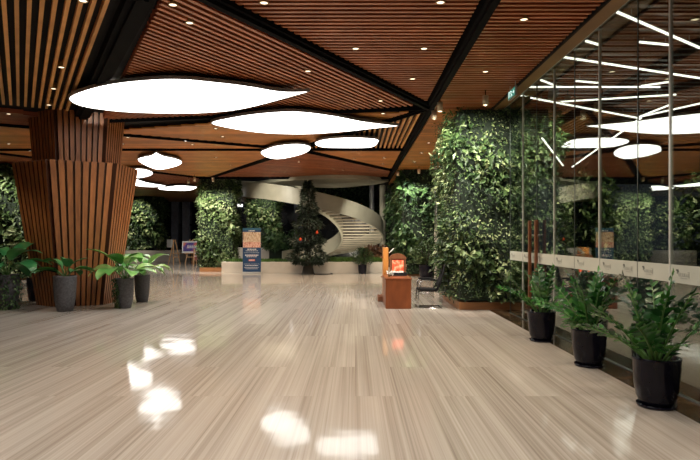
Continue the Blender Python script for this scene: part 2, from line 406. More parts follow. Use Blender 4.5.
slat_panel([(-12.4, 18.75), (-7.4, 27.2), (-7.4, 34), (-23, 34), (-23, 18.75)], R(60), 'slat')
slat_panel([(-2.3, 18.5), (-6.5, 16.0), (-16, 10.5), (-23, 10.5), (-23, 18.5)], R(90), 'slat_far', .13, .1, .04)
slat_panel([(-6.75, 14.0), (-6.6, 15.7), (-16, 10.2), (-16, 8.6), (-14, 8.9)], R(60), 'slat')
slat_panel([(-23, 34.2), (-7.4, 34.2), (-7.4, 45.8), (-23, 45.8)], R(90), 'soffit', .26, .12)
# dark channels between the panels and the plain soffit beside the glass
tn = [5]
def channel(a, c, w=.2, drop=.06, mat='beam'):
    b = MB(); z = HC - drop / 2 + .05
    b.obox((a[0], a[1], z), (c[0], c[1], z), w, drop + .1)
    b.obox((a[0], a[1], z - .06), (c[0], c[1], z - .06), w * .45, drop + .08)
    o = struct(b.build('trim_%d' % tn[0], mat)); tn[0] += 1; return o
channel((1.63, -3.5), (1.63, 30.5), .17)
channel((1.6, 12.5), (-7.5, -3.2), .2)
channel((-2.45, 6.7), (-6.3, 13.4), .3)
channel((-2.5, 6.7), (-2.5, -3.5), .3)
channel((1.55, 12.6), (-6.5, 14.1), .08, .02)
channel((1.55, 12.7), (-6.7, 26.98), .1, .03)
channel((1.55, 18.52), (-22.5, 18.52), .09, .02)
channel((-1.8, 18.5), (-16, 10.3), .09, .02)
channel((-1.8, 18.5), (1.55, 24.2), .1, .03)
channel((-12.3, 18.6), (-7.3, 27.1), .09, .02)
channel((-7.3, 27.15), (1.6, 27.15), .16, .05)
b = MB(); b.box(3.02, 3.27, -4, 12.9, HC - .01, HC + .11, 0); b.box(3.0, 3.03, -4, 12.9, HC - .04, HC + .11, 1); b.box(3.27, 3.318, -4, 12.9, HC + .015, HC + .11, 2)
struct(b.build('trim_%d' % tn[0], ['soffit', 'black', 'fin'])); tn[0] += 1

# ------------------------------------------------------------------ leaf-shaped ceiling lights
def smooth_closed(pts, sharp, sub=6):
    n = len(pts); out = []
    for i in range(n):
        p0, p1, p2, p3 = pts[i - 1], pts[i], pts[(i + 1) % n], pts[(i + 2) % n]
        m1 = (p2 - p0) * .5; m2 = (p3 - p1) * .5
        if i in sharp: m1 = (p2 - p1) * .6
        if (i + 1) % n in sharp: m2 = (p2 - p1) * .6
        for k in range(sub):
            t = k / sub; t2 = t * t; t3 = t2 * t
            out.append(p1 * (2 * t3 - 3 * t2 + 1) + m1 * (t3 - 2 * t2 + t) + p2 * (-2 * t3 + 3 * t2) + m2 * (t3 - t2))
    return out
LZ = 4.3
def leaf_light(pix, sharp, label, pts=None):
    pts = pts or [at_z(x, y, LZ) for x, y in pix]
    ring = smooth_closed([Vector((p.x, p.y)) for p in pts], sharp)
    c = sum(ring, Vector((0, 0))) / len(ring)
    root = thing('leaf_ceiling_and_fill_light', label, 'ceiling light', (c.x, c.y, LZ), 0, 'leaf-shaped ceiling lights and added fill lights')
    ring = [(p.x - c.x, p.y - c.y) for p in ring]
    area = sum(ring[i][0] * ring[(i + 1) % len(ring)][1] - ring[(i + 1) % len(ring)][0] * ring[i][1] for i in range(len(ring)))
    if area < 0: ring.reverse()
    # diffuser as a fan of triangles over the outline (outline is star-shaped enough); bottom slightly inset
    inn = [(x * .985, y * .985) for x, y in ring]
    b = MB(); n = len(ring)
    b.add([(x, y, 0) for x, y in inn], [tuple(range(n))[::-1]])
    b.build('diffuser', 'leaf_light', root)
    b = MB()
    vs = [(x, y, .0) for x, y in inn] + [(x, y, -.004) for x, y in ring] + [(x, y, .06) for x, y in ring]
    b.add(vs, [(i, (i + 1) % n, n + (i + 1) % n, n + i) for i in range(n)] + [(n + i, n + (i + 1) % n, 2 * n + (i + 1) % n, 2 * n + i) for i in range(n)])
    b.add([(x, y, .06) for x, y in ring], [tuple(range(n))])
    b.build('rim', 'rim', root)
    for k in (0, n // 3, 2 * n // 3):
        x, y = ring[k][0] * .6, ring[k][1] * .6
        b = MB(); b.tube([(x, y, .055), (x, y, 4.57 - LZ)], .006, 6); b.build('suspension_wire', 'steel', root)
    return root
leaf_light([(310, 91.5), (282, 91.5), (248, 86), (215, 82), (180, 79), (145, 80), (110, 84), (82, 91), (68, 98.5), (80, 106), (112, 111), (145, 113), (185, 113.6), (222, 111.8), (250, 107.5), (285, 98.5)], {0},
           'largest leaf-shaped white ceiling light, beside the top of the wooden column, tip to the right')
leaf_light([(399.5, 126), (388, 124.7), (363, 121.5), (332, 115.6), (297, 111.6), (263, 113), (231, 117.5), (210.5, 123), (231, 128.5), (263, 133), (304, 134.2), (341, 132), (376, 128.3)], {0},
           'second largest leaf-shaped white ceiling light with pointed right tip, below the largest one')
leaf_light([(260.7, 152.4), (268, 148.5), (278.6, 145.5), (297.5, 144), (310, 146.4), (308.5, 151), (297.5, 155.5), (278.6, 159), (266, 157)], set(),
           'small oval white ceiling light directly below the second largest leaf light')
leaf_light([(314.8, 143), (325.8, 139.2), (351, 137.6), (376, 139), (377.7, 143), (370, 147.4), (341.5, 147.9), (321, 147)], set(),
           'long lozenge-shaped white ceiling light right of the small oval one')
leaf_light([(156, 152.5), (163.5, 156), (176, 158.8), (182, 162.2), (177.6, 165.8), (165, 169), (157, 169.4), (149.3, 167), (140, 162.2), (138, 159), (143.8, 157), (151.7, 155.2)], {0},
           'drop-shaped white ceiling light with a small upward point, right of the wooden column')
leaf_light([(122, 171), (133, 169), (144.6, 169.3), (152.8, 172.5), (150, 175.6), (141.4, 177.6), (132, 178), (122, 176)], set(),
           'rounded white ceiling light half hidden behind the wooden column')
leaf_light([(133, 178.5), (147.7, 182.7), (166.6, 185.8), (155, 187), (141.4, 186.4), (132, 185), (118, 183), (120, 179)], {2},
           'pointed white ceiling light emerging low from behind the wooden column')
leaf_light([(198, 187), (180.8, 185.6), (168, 186.8), (158, 188), (163, 189.8), (180, 190.6), (191, 190)], {0},
           'thin farthest white leaf light just left of the pale green planted column')
leaf_light(None, {0}, 'added leaf-shaped white fill light, unseen above the near open floor', [Vector(p) for p in ((3.0 - 4.6, 3.2, 0), (-3, 4.1, 0), (-5, 4.2, 0), (-5.6, 3.4, 0), (-4.4, 2.6, 0), (-2.8, 2.6, 0))])  # added out of view to brighten the near floor
leaf_light(None, {0}, 'added leaf-shaped white fill light, unseen beside the near glass wall', [Vector(p) for p in ((1.5, 3.6, 0), (.3, 4.6, 0), (-.9, 4.7, 0), (-1.3, 4.0, 0), (-.5, 3.2, 0), (.6, 3.1, 0))])  # second added fill light, also outside the view

# ------------------------------------------------------------------ downlights
DL = [((440.5, 2.6), 'small round downlight at the top edge of the photo, left of the long black beam'),
 ((355.7, 48.8), 'small downlight in red slats, left one of the middle pair between the two beams'),
 ((424, 48.8), 'small downlight in red slats close left of the long black beam'),
 ((412.6, 79), 'small downlight in the narrow angle just above where the two beams meet'),
 ((485.4, 71.8), 'small downlight in the slats right of the beam above the large green wall'),
 ((383, 113.6), 'small downlight on the thin plain strip left of the beam junction'),
 ((380.5, 101), 'small downlight in the striped triangle left of the beam junction'),
 ((264, 3), 'small downlight at the top edge between the two dark beams, left side'),
 ((189.6, 23), 'small downlight in the diagonal red slats near the upper diagonal beam'),
 ((307.9, 71.3), 'small downlight in diagonal slats above the tip of the largest leaf light'),
 ((173, 5), 'small downlight at the top of the diagonal red slats, next to the wide dark channel'),
 ((61.4, 67.4), 'small downlight between orange slats, middle of three near the wide dark channel'),
 ((53.5, 88.8), 'small downlight between orange slats, second above the wooden column'),
 ((48.8, 105), 'small downlight between orange slats right above the wooden column'),
 ((83, 1), 'small downlight at the top edge among the orange slats'),
 ((524, 19.6), 'small downlight in the slats next to the brown soffit of the glass wall'),
 ((127.8, 137.5), 'small downlight next to the column top, upper of two'),
 ((122.6, 144), 'small downlight next to the column top, lower of two'),
 ((185.8, 140), 'small downlight above the drop-shaped leaf light, left of a pair'),
 ((192.5, 144.5), 'small downlight above the drop-shaped leaf light, right of a pair'),
 ((215.8, 157.8), 'small downlight midway between the drop-shaped and the oval leaf lights'),
 ((209.5, 176), 'small downlight right above the pale green planted column'),
 ((215.7, 128.5), 'small downlight just left below the second largest leaf light'),
 ((222.6, 136.7), 'small downlight under the left end of the second largest leaf light'),
 ((246, 146.4), 'small downlight to the left of the small oval leaf light'),
 ((230.8, 165.3), 'small downlight left of the seam that runs down from the oval light'),
 ((299, 162), 'small downlight just below the small oval leaf light'),
 ((274, 172), 'small downlight over the staircase, leftmost of a close pair'),
 ((285, 172), 'small downlight over the staircase, right one of a close pair'),
 ((333.6, 169), 'small downlight over the staircase, left of a pair above its centre'),
 ((343, 170.3), 'small downlight over the staircase, right of a pair above its centre'),
 ((376, 170), 'small downlight at the far corner beside the long beam'),
 ((354, 158.7), 'small downlight below the lozenge light, left of a cluster of three'),
 ((384, 158), 'small downlight left of the long beam, upper of two'),
 ((382.4, 164), 'small downlight left of the long beam, lower of two'),
 ((428.8, 143), 'small downlight left of the large green wall, uppermost of three'),
 ((421.4, 153), 'small downlight left of the large green wall, middle of three'),
 ((414.5, 162), 'small downlight left of the large green wall, lowest of three'),
 ((8.7, 114), 'small downlight left of the wooden column, uppermost of three'),
 ((8.7, 144), 'small downlight left of the wooden column, middle of three'),
 ((29.3, 151), 'small downlight touching the left side of the column neck')]
proto = None
for i, ((px, py), lab) in enumerate(DL):
    p = at_z(px, py, HC - .012)
    if proto is None:
        proto = thing('downlight', lab, 'downlight', p, 0, 'recessed downlights in the slatted ceiling')
        b = MB(); b.lathe([(.045, .006), (.048, -.004), (.058, -.004), (.062, .004), (.062, .12), (.045, .12), (.045, .006)], 20); b.build('ring', 'soffit', proto)
        b = MB(); b.disc((0, 0, .003), .046, 20, 0, True); b.build('lens', 'down', proto)
    else: copy_tree(proto, p, 0, lab)
for (px, py), _l in DL:
    if (px, py) in ((61.4, 67.4), (48.8, 105), (53.5, 88.8), (8.7, 114), (8.7, 144), (29.3, 151), (173, 5)): continue
    p = at_z(px, py, HC - .03)
    lamp_spot('downlight_and_fill_lamp', p, (p.x, p.y, 0), 80 if p.y < 14 else 120, 120, (1, .82, .58), rad=.06)

for x, y in ((-3.4, 1.0), (-.6, 1.6), (2.3, 1.0), (2.3, 4.2), (-1.2, -1.6), (2.3, -1.8)):  # added fill lamps without fixtures, over the near floor
    lamp_spot('downlight_and_fill_lamp', (x, y, HC - .03), (x, y, 0), 130, 130, (1, .88, .70), rad=.06)

lamp_spot('downlight_and_fill_lamp', (-4.7, 11.0, HC - .05), (-5.9, 13.2, 1.4), 330, 120, (1, .9, .75), rad=.06)  # added fill for the column front and its plants, no fixture
lamp_spot('downlight_and_fill_lamp', (-9.4, 11.6, HC - .05), (-8.0, 13.0, .8), 110, 60, (1, .9, .75), rad=.06)  # added fill on the left-edge plant, no fixture

# ------------------------------------------------------------------ hexagonal wooden column
COLX, COLY = -6.85, 14.35
def hex_ring(r, n_rib=8, amp=.13):
    pts = []
    for e in range(6):
        a0 = R(270 + 60 * e); a1 = a0 + R(60)
        p = Vector((r * math.cos(a0), r * math.sin(a0))); q = Vector((r * math.cos(a1), r * math.sin(a1)))
        nr = (p + q).normalized()
        for k in range(n_rib):
            for t, h in ((.0, 0), (.04, 1), (.74, 1), (.79, 0)):
                pts.append(p.lerp(q, (k + t) / n_rib) + nr * (amp * h - amp * .5))
    return pts
def hex_tier(z0, r0, z1, r1, name, parent):
    a = hex_ring(r0); c = hex_ring(r1); n = len(a); b = MB()
    vs = [(p.x, p.y, z0) for p in a] + [(p.x, p.y, z1) for p in c]
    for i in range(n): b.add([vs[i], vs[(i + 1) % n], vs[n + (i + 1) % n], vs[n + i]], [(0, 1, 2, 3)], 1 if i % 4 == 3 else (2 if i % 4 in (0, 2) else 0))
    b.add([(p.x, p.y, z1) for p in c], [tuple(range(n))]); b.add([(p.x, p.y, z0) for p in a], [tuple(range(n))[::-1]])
    return b.build(name, ['column_wood', 'column_gap', 'column_shade_side'], parent)
col = thing('column', 'tall hexagonal brown wooden slatted column flaring upward in two tiers', 'column', (COLX, COLY, 0))
hex_tier(0, .85, 3.36, 1.36, 'lower_cladding', col)
hex_tier(3.36, .93, 4.56, 1.03, 'upper_cladding', col)
col['kind'] = 'structure'

# ------------------------------------------------------------------ greenery
def leaf4(b, p, d, nrm, L, W, mi=0):
    """small folded leaf from p along d"""
    sd = d.cross(nrm).normalized()
    m = p + d * (L * .45)
    b.add([p, m + sd * W * .5 + nrm * W * .15, p + d * L - nrm * L * .12, m - sd * W * .5 + nrm * W * .15], [(0, 1, 2), (0, 2, 3)], mi)
def rnd(a, c): return random.uniform(a, c)
def rvec():
    while True:
        v = Vector((rnd(-1, 1), rnd(-1, 1), rnd(-1, 1)))
        if .05 < v.length < 1: return v.normalized()
def foliage_block(b, x0, x1, y0, y1, z0, z1, n, size, bulge=.12, faces='FLR', var=.5):
    """leaves over the faces of a block (F front -Y, L left -X, R right +X, T top)"""
    areas = {'F': (x1 - x0) * (z1 - z0), 'L': (y1 - y0) * (z1 - z0), 'R': (y1 - y0) * (z1 - z0), 'T': (x1 - x0) * (y1 - y0)}
    tot = sum(areas[f] for f in faces)
    for f in faces:
        for _ in range(int(n * areas[f] / tot)):
            u, w = random.random(), random.random()
            z = z0 + (z1 - z0) * w
            if f == 'F': p = Vector((x0 + (x1 - x0) * u, y0, z)); nr = Vector((0, -1, 0))
            elif f == 'L': p = Vector((x0, y0 + (y1 - y0) * u, z)); nr = Vector((-1, 0, 0))
            elif f == 'R': p = Vector((x1, y0 + (y1 - y0) * u, z)); nr = Vector((1, 0, 0))
            else: p = Vector((x0 + (x1 - x0) * u, y0 + (y1 - y0) * w, z1)); nr = Vector((0, 0, 1))
            cl = math.sin(p.x * 5.1 + p.z * 3.3) * math.sin(p.z * 4.7 + p.y * 3.9 - p.x * 2)
            p += nr * (rnd(-.5, .6) * bulge + bulge * .7 * cl)
            d = (nr * rnd(.2, 1) + Vector((0, 0, -.45)) + rvec() * .75).normalized()
            up = (nr * .7 + Vector((0, 0, .6)) + rvec() * .5)
            up = (up - d * up.dot(d)).normalized()
            s = size * (1 + rnd(-var, var)) * (1 + .45 * math.sin(p.x * 2.3 + p.z * 2.9 + p.y))
            leaf4(b, p, d, up, s, s * rnd(.4, .6))
def green_wall(label, x0, x1, y0, y1, z0, z1, n, size, mat, base=None, base_mat='box_wood', faces='FLR', bulge=.12, base_mesh=None):
    root = thing('green_wall', label, 'plant wall', ((x0 + x1) / 2, (y0 + y1) / 2, 0))
    ox, oy = root.location.x, root.location.y
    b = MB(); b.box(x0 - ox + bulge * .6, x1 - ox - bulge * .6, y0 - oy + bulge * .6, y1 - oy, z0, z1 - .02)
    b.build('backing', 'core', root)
    b = MB(); foliage_block(b, x0 - ox, x1 - ox, y0 - oy, y1 - oy, z0, z1, n, size, bulge, faces)
    b.build('foliage', mat, root)
    if base:
        bx0, bx1, by0, by1, bz = base
        b = MB()
        t = .05
        b.box(bx0 - ox, bx1 - ox, by0 - oy, by0 - oy + t, 0, bz); b.box(bx0 - ox, bx1 - ox, by1 - oy - t, by1 - oy, 0, bz)
        b.box(bx0 - ox, bx0 - ox + t, by0 - oy + t, by1 - oy - t, 0, bz); b.box(bx1 - ox - t, bx1 - ox, by0 - oy + t, by1 - oy - t, 0, bz)
        b.box(bx0 - ox + t, bx1 - ox - t, by0 - oy + t, by1 - oy - t, 0, bz * .8)
        b.build('planter_box', base_mat, root)
    return root
green_wall('large tall green wall of mixed leafy plants in a brown box beside the glass wall', 2.2, 3.75, 12.72, 15.2, .22, 4.52, 11500, .105, 'grnA', (2.32, 3.7, 12.93, 15.3, .17), bulge=.22)
green_wall('tall dark green wall of plants behind the black office chair, left of the large one', 1.95, 3.9, 24.0, 26.3, .1, 4.5, 4200, .2, 'grnB', (2.1, 3.9, 24.2, 26.3, .2))
green_wall('narrow dark green planted column at the right end of the staircase', 1.78, 2.6, 29.5, 30.5, .1, 4.42, 1500, .19, 'grnB', (1.9, 2.5, 29.7, 30.4, .2))
green_wall('pale green planted column in a low brown box between easel and banner', -7.42, -5.78, 27.6, 28.9, .2, 4.45, 5200, .15, 'grnD', (-7.35, -6.1, 27.42, 28.9, .2))
green_wall('green planted column on a cream plinth behind the banner under the staircase', -6.5, -4.75, 35.3, 36.5, 1.0, 4.0, 2200, .2, 'grnA', (-7.6, -3.4, 34.9, 37, 1.0), 'cream')
green_wall('dark green planted column on a cream plinth far right of the wooden column', -16.3, -13.6, 39.8, 41.5, .9, 4.5, 2600, .28, 'grnA', (-16.6, -11.9, 39.4, 41.8, .75), 'cream')
green_wall('green planted wall at the left edge behind the wooden column', -16.5, -12.35, 21.9, 23.4, .1, 4.42, 5200, .19, 'grnD', (-16.4, -12.6, 22.1, 23.4, .2))
green_wall('dim foliage hanging high on the upper floor behind the staircase', -3.2, 2.2, 43.5, 44.6, 3.4, 7.0, 1500, .3, 'grnB', None, faces='F')
sh = thing('shrub', 'low dark shrubs growing along the cream plinth behind the christmas tree', 'shrub', (-3.9, 34.42, 0))
b = MB(); foliage_block(b, -1.3, .5, -.1, .35, .95, 1.75, 700, .2, .3, 'FLRT'); b.build('foliage', 'grnB', sh)
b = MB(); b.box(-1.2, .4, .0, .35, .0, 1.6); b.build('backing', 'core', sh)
# small spotlights washing the plants
SP = [((485.5, 100.5), (2.6, 12.6, 3.0), 'beige cylinder spotlight in front of the top of the large green wall'),
      ((440, 107), (2.3, 13.2, 3.0), 'beige cylinder spotlight left of the large green wall, larger of a pair'),
      ((434, 115), (2.2, 14.2, 2.2), 'beige cylinder spotlight at the long beam, lower of a pair'),
      ((397.8, 173.5), (2.4, 24.1, 2.2), 'tiny pale spotlight by the far end of the long beam'),
      ((419, 171.2), (2.8, 24.1, 2.2), 'tiny pale spotlight at the top of the dark green wall'),
      ((188.6, 181.5), (-6.6, 27.3, 2.2), 'tiny pale spotlight at the top left of the pale green column, leftmost'),
      ((194.5, 179), (-6.9, 27.3, 2.2), 'tiny pale spotlight at the top left of the pale green column, second'),
      ((213, 179.5), (-6.4, 27.3, 2.6), 'tiny pale spotlight right above the pale green planted column')]
proto = None
for (px, py), tgt, lab in SP:
    p = at_z(px, py, 4.25)
    if proto is None:
        proto = thing('spotlight', lab, 'spotlight', p, 0, 'cylinder spotlights by the plants')
        b = MB(); b.lathe([(0, .09), (.055, .09), (.055, -.09), (.047, -.09), (.047, -.07)], 18); b.build('lamp_body', 'beige_lamp', proto)
        b = MB(); b.disc((0, 0, -.072), .047, 18, 0, True); b.build('lens', 'spot_glow', proto)
        b = MB(); b.tube([(0, 0, .085), (0, 0, .32)], .01, 8); b.lathe([(0, .2), (.03, .2), (.03, .24), (0, .24)], 12); b.build('bracket', 'beam', proto)
    else: copy_tree(proto, p, 0, lab)
    t = Vector(tgt)
    far = p.y > 16
    lamp_spot('spot_and_fill_lamp', (p.x, min(p.y, t.y - .85), p.z - .12), tgt, 300 if not far else 300, 98 if not far else 95, (1, .93, .78), rad=.08)
lamp_spot('spot_and_fill_lamp', (3.0, 11.9, 4.3), (3.0, 12.6, 1.2), 160, 90, (1, .93, .78), rad=.06)
lamp_spot('spot_and_fill_lamp', (-13.3, 20.4, 4.3), (-13.5, 22, 1.8), 420, 90, (1, .93, .78), rad=.08)  # from here on added fill for far plant walls, no fixtures
lamp_spot('spot_and_fill_lamp', (-14.8, 38, 4.3), (-15, 40, 2.6), 420, 80, (1, .93, .78), rad=.08)
lamp_spot('spot_and_fill_lamp', (-5.5, 33.4, 4.3), (-5.5, 35.3, 2.6), 300, 80, (1, .93, .78), rad=.08)
lamp_spot('spot_and_fill_lamp', (1.2, 28.4, 4.3), (2, 29.6, 2.4), 200, 80, (1, .93, .78), rad=.08)

# ------------------------------------------------------------------ far planter bed with grass
pl = thing('planter_bed', 'long low cream planter wall with grass running below the staircase', 'planter', (-2.3, 26.7, 0))
b = MB(); b.box(-3.8, 4.2, -.2, .0, 0, .5); b.box(-3.8, 4.2, .55, .65, 0, .5); b.box(-3.8, -3.7, 0, .55, 0, .5); b.box(4.1, 4.2, 0, .55, 0, .5); b.build('planter_wall', 'cream', pl, .01)
b = MB(); b.box(-3.7, 4.1, 0, .55, 0, .46); b.build('soil', 'soil', pl)
b = MB()
for _ in range(3600):
    x, y = rnd(-3.65, 4.05), rnd(.02, .53); h = rnd(.08, .2) * (1.35 if x > .3 else .85)
    d = Vector((rnd(-.5, .5), rnd(-.5, .5), 1)).normalized(); leaf4(b, Vector((x, y, .45)), d, Vector((1, 0, 0)) if random.random() < .4 else Vector((0, -1, 0)), h + .06, .05)
tag(b.build('grass', 'grass', pl), None, None, None, 'stuff')
b = MB(); foliage_block(b, .35, 1.72, 27.75, 28.6, .35, .98, 900, .16, .15, 'FLRT'); 
o = b.build('bronze_shrub', 'redbush'); tag(o, 'low bronze brown shrub behind the desk below the right end of the staircase', 'shrub')
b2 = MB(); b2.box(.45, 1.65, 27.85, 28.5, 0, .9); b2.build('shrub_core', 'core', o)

# ------------------------------------------------------------------ spiral staircase
SX, SY, RO, RI = -2.22, 30.6, 3.72, 1.5
st = thing('spiral_staircase', 'pale spiral staircase with solid curved parapet sweeping down behind the tree', 'staircase', (SX, SY, 0))
T0, T1 = -85, 303
ZB = [(-90, 4.33), (0, 3.85), (60, 3.42), (90, 3.08), (120, 2.66), (150, 2.14), (180, 1.56), (230, .85), (310, .0)]
def zb(t):
    for (a, u), (c, v) in zip(ZB, ZB[1:]):
        if t <= c: return u + (v - u) * (t - a) / (c - a)
    return 0
def hpos(t, r, z):
    a = R(180 + t); return (r * math.cos(a), r * math.sin(a), z)
def parapet(r0, r1, lo, hi, name, mat):
    b = MB(); vs = []; n = 0; t = T0
    while t <= T1:
        z0 = max(.0, zb(t) + lo); z1 = max(zb(t) + hi, .25)
        vs += [hpos(t, r0, z0), hpos(t, r1, z0), hpos(t, r1, z1), hpos(t, r0, z1)]; n += 1; t += 4
    fs = []
    for i in range(n - 1):
        for k in range(4): fs.append((4 * i + k, 4 * i + (k + 1) % 4, 4 * i + 4 + (k + 1) % 4, 4 * i + 4 + k))
    fs += [(3, 2, 1, 0), (4 * n - 4, 4 * n - 3, 4 * n - 2, 4 * n - 1)]
    b.add(vs, fs, 0, False); return b.build(name, mat, st)
parapet(RO - .09, RO, 0, .76, 'outer_parapet', 'stair')
parapet(RI, RI + .09, 0, .76, 'inner_parapet', 'stair')
t = T0 + 4
while t < T1 - 6:
    b = MB(); z = zb(t) + .16
    if z > .1:
        a = []
        for tt in (t, t + 3, t + 5.8): a.append(tt)
        top = [hpos(x, RI + .08, z) for x in a] + [hpos(x, RO - .08, z) for x in reversed(a)]
        bot = [(x, y, zz - .07) for x, y, zz in top]
        n = 6
        b.add(top, [tuple(range(n))]); b.add(bot, [tuple(range(n))[::-1]]); b.add(top + bot, [(i, n + i, n + (i + 1) % n, (i + 1) % n) for i in range(n)])
        b.build('tread', 'tread', st)
    t += 8
ring = smooth_closed([Vector((p.x, p.y)) for p in [at_z(x, y, 4.28) for x, y in ((250, 185.5), (280, 181.5), (320, 178.6), (360, 178.8), (388.5, 181.5), (372, 185), (333, 188), (305, 186.5), (280, 186))]], {0, 4})
b = MB(); rg = [(p.x - SX, p.y - SY) for p in ring]
ar = sum(rg[i][0] * rg[(i + 1) % len(rg)][1] - rg[(i + 1) % len(rg)][0] * rg[i][1] for i in range(len(rg)))
if ar < 0: rg.reverse()
b.prism(rg, 4.28, 4.44)
b.build('landing_soffit', 'stair', st)

lamp_spot('stair_fill_lamp', (-4.6, 24.6, 3.95), (-3.4, 28, 3.0), 300, 60, (1, .93, .78), rad=.15)  # added fill lamps to brighten the staircase, none has a fixture
lamp_spot('stair_fill_lamp', (.6, 24.6, 3.95), (.7, 29, 1.8), 380, 56, (1, .93, .78), rad=.15)
lamp_spot('stair_fill_lamp', (.1, 28.2, .5), (.2, 30.2, 2.2), 260, 120, (1, .90, .72), rad=.12)
lamp_spot('stair_fill_lamp', (-2.2, 31, 7.2), (-2.2, 30.6, 0), 500, 120, (1, .93, .8), rad=.2)
# lavender panel, beige column, steel pole behind the stairs
b = MB(); b.lathe([(.30, 0), (.30, 7.4)], 20, 0); o = b.build('column', 'lavender'); o.location = (-3.75, 38.5, 0); tag(o, 'pale lavender round column between banner and christmas tree, in the dark background', 'column'); o['kind'] = 'structure'
b = MB(); b.lathe([(.17, 0), (.17, 4.56)], 16); o = b.build('column', 'stair'); o.location = (1.55, 32.6, 0); tag(o, 'slim beige column behind the right end of the staircase', 'column'); o['kind'] = 'structure'
b = MB(); b.lathe([(.15, 0), (.15, 7.4)], 16); o = b.build('column', 'steel'); o.location = (1.05, 36.2, 0); tag(o, 'slim steel blue column behind the right end of the staircase', 'column'); o['kind'] = 'structure'
# glowing bars on the back wall imitating leaf-light reflections in the upper glazing
LB = [((248.5, 190.5), 7, 'white bar imitating a reflection, low at the left end of the staircase landing'), ((279.5, 189.8), 7, 'white bar imitating a reflection above the middle of the staircase, left of the tree'),
      ((294, 189.2), 8, 'white bar imitating a reflection, touching the left side of the tree top'), ((314, 190.5), 7, 'white bar imitating a reflection right of the tree top, upper of two'),
      ((313.5, 194.6), 7, 'white bar imitating a reflection right of the tree top, lower of two'), ((239, 205.5), 7, 'white bar imitating a reflection beside the pale green planted column'),
      ((348, 203.6), 25, 'long thin white bar imitating a reflection behind the staircase parapet')]
for (px, py), w, lab in LB:
    y = 45.9; x = (px - PX) * y / F; z = CAMH + (PY - py) * y / F; ww = w * y / F / 2
    b = MB(); b.box(-ww, ww, -.1, .099, -.1 if w < 20 else -.05, .1 if w < 20 else .05, 0)
    o = b.build('reflection_bar', 'bar', None, .03); o.location = (x, y, z); tag(o, lab, 'wall light', 'glowing bars imitating reflections on the dark back wall')  # stand-ins for leaf-light reflections, no real wall lights
# white notice in the far left background
y = 39.3; b = MB(); b.box(-.22, .22, -.02, .0, 0, .62, 0)
b = MB(); b.box(-.2, .2, -.015, .015, .95, 1.5); b.box(-.015, .015, .02, .05, .7, 1.1, 1); b.box(-.15, .15, -.1, .14, .75, .78, 1)
o = b.build('notice_board', ['white', 'beam']); o.location = (-12.9, 40.4, 0); tag(o, 'small white notice standing on the cream plinth in the dark background', 'notice')

# ------------------------------------------------------------------ christmas tree
tr = thing('christmas_tree', 'dark green conical christmas tree standing in front of the planter wall', 'tree', (-2.08, 25.7, 0))
b = MB(); b.lathe([(.30, 0), (.26, .1), (.2, .4), (.13, .55), (.05, 2.5), (.02, 4.0)], 12); b.build('trunk', 'bark', tr)
b = MB()
for _ in range(5200):
    h = random.random() ** 1.35; z = .52 + 3.62 * h
    rr = (1 - h) ** .8 * .92 + .09
    lay = .8 + .2 * math.sin(z * 9)
    a = rnd(0, 2 * math.pi); r = rr * lay * math.sqrt(rnd(.35, 1))
    p = Vector((r * math.cos(a), r * math.sin(a), z - .12 * r))
    d = (Vector((math.cos(a), math.sin(a), rnd(-.5, .35))) + rvec() * .5).normalized()
    up = Vector((0, 0, 1)) + rvec() * .4; up = (up - d * up.dot(d)).normalized()
    leaf4(b, p, d, up, rnd(.1, .22), rnd(.05, .09))
b.build('foliage', 'xmas', tr)
for i, (px, py, dy, lab) in enumerate(((300.5, 239.5, .78, 'round red ornament on the left half of the christmas tree'), (317, 232.5, .62, 'round red ornament on the right half of the christmas tree'))):
    y = 25.7 - dy; b = MB(); b.sphere((0, 0, 0), .065); b.lathe([(0, .09), (.015, .09), (.015, .06)], 8)
    o = b.build('ornament', 'red'); o.location = ((px - PX) * y / F, y, CAMH + (PY - py) * y / F); tag(o, lab, 'ornament')
b = MB(); pts = [(-1.8, 25.5, .012), (-1.5, 25.35, .012), (-1.2, 25.5, .012), (-1.0, 25.9, .012), (-1.1, 26.3, .012)]
o = b.tube(pts, .012, 6).build('power_cable', 'black'); tag(o, 'thin black cable on the floor beside the christmas tree', 'cable')

# ------------------------------------------------------------------ banner
bn = thing('roll_up_banner', 'upright blue banner with a warm photo on top, in front of the cream planter wall', 'banner', (-4.66, 26.2, 0))
b = MB(); b.box(-.41, .41, -.012, .012, .07, 2.05); bp_ = b.build('panel', 'banner_blue', bn)
b = MB(); b.box(-.42, .42, -.1, .1, 0, .07); b.build('base', 'steel', bn, .01)
b = MB(); b.box(-.41, .41, -.018, -.013, 1.95, 2.05); b.build('header', 'banner_teal', bp_)
b = MB(); b.box(-.40, .40, -.018, -.013, 1.42, 1.87); b.build('picture', 'photo', bp_)
b = MB(); b.box(-.40, .40, -.0185, -.013, 1.17, 1.42); b.build('picture_lower', 'photo_low', bp_)
b = MB()
def words(b, x0, x1, z, h, seed, mi=0, y=-.016):
    rr = random.Random(seed); x = x0
    while x < x1:
        w = rr.uniform(.03, .09); w = min(w, x1 - x)
        b.box(x, x + w, y - .003, y, z, z + h, mi); x += w + .02
words(b, -.14, .14, 1.90, .05, 1)
words(b, -.2, .2, 1.07, .045, 2); words(b, -.27, .27, 1.01, .025, 3)
words(b, -.33, .33, .93, .012, 4)
words(b, -.3, .3, .80, .05, 5); words(b, -.24, .24, .74, .03, 6)
words(b, -.36, .36, .42, .012, 8); words(b, -.3, .3, .34, .03, 9); words(b, -.33, .33, .26, .02, 10); words(b, -.28, .28, .20, .02, 11)
b.build('lettering', 'ink_white', bp_)
b = MB(); b.box(-.14, .14, -.02, -.013, .56, .64); b.box(-.2, .2, -.0175, -.013, .805, .84); b.build('red_tag', 'ink_red', bp_)
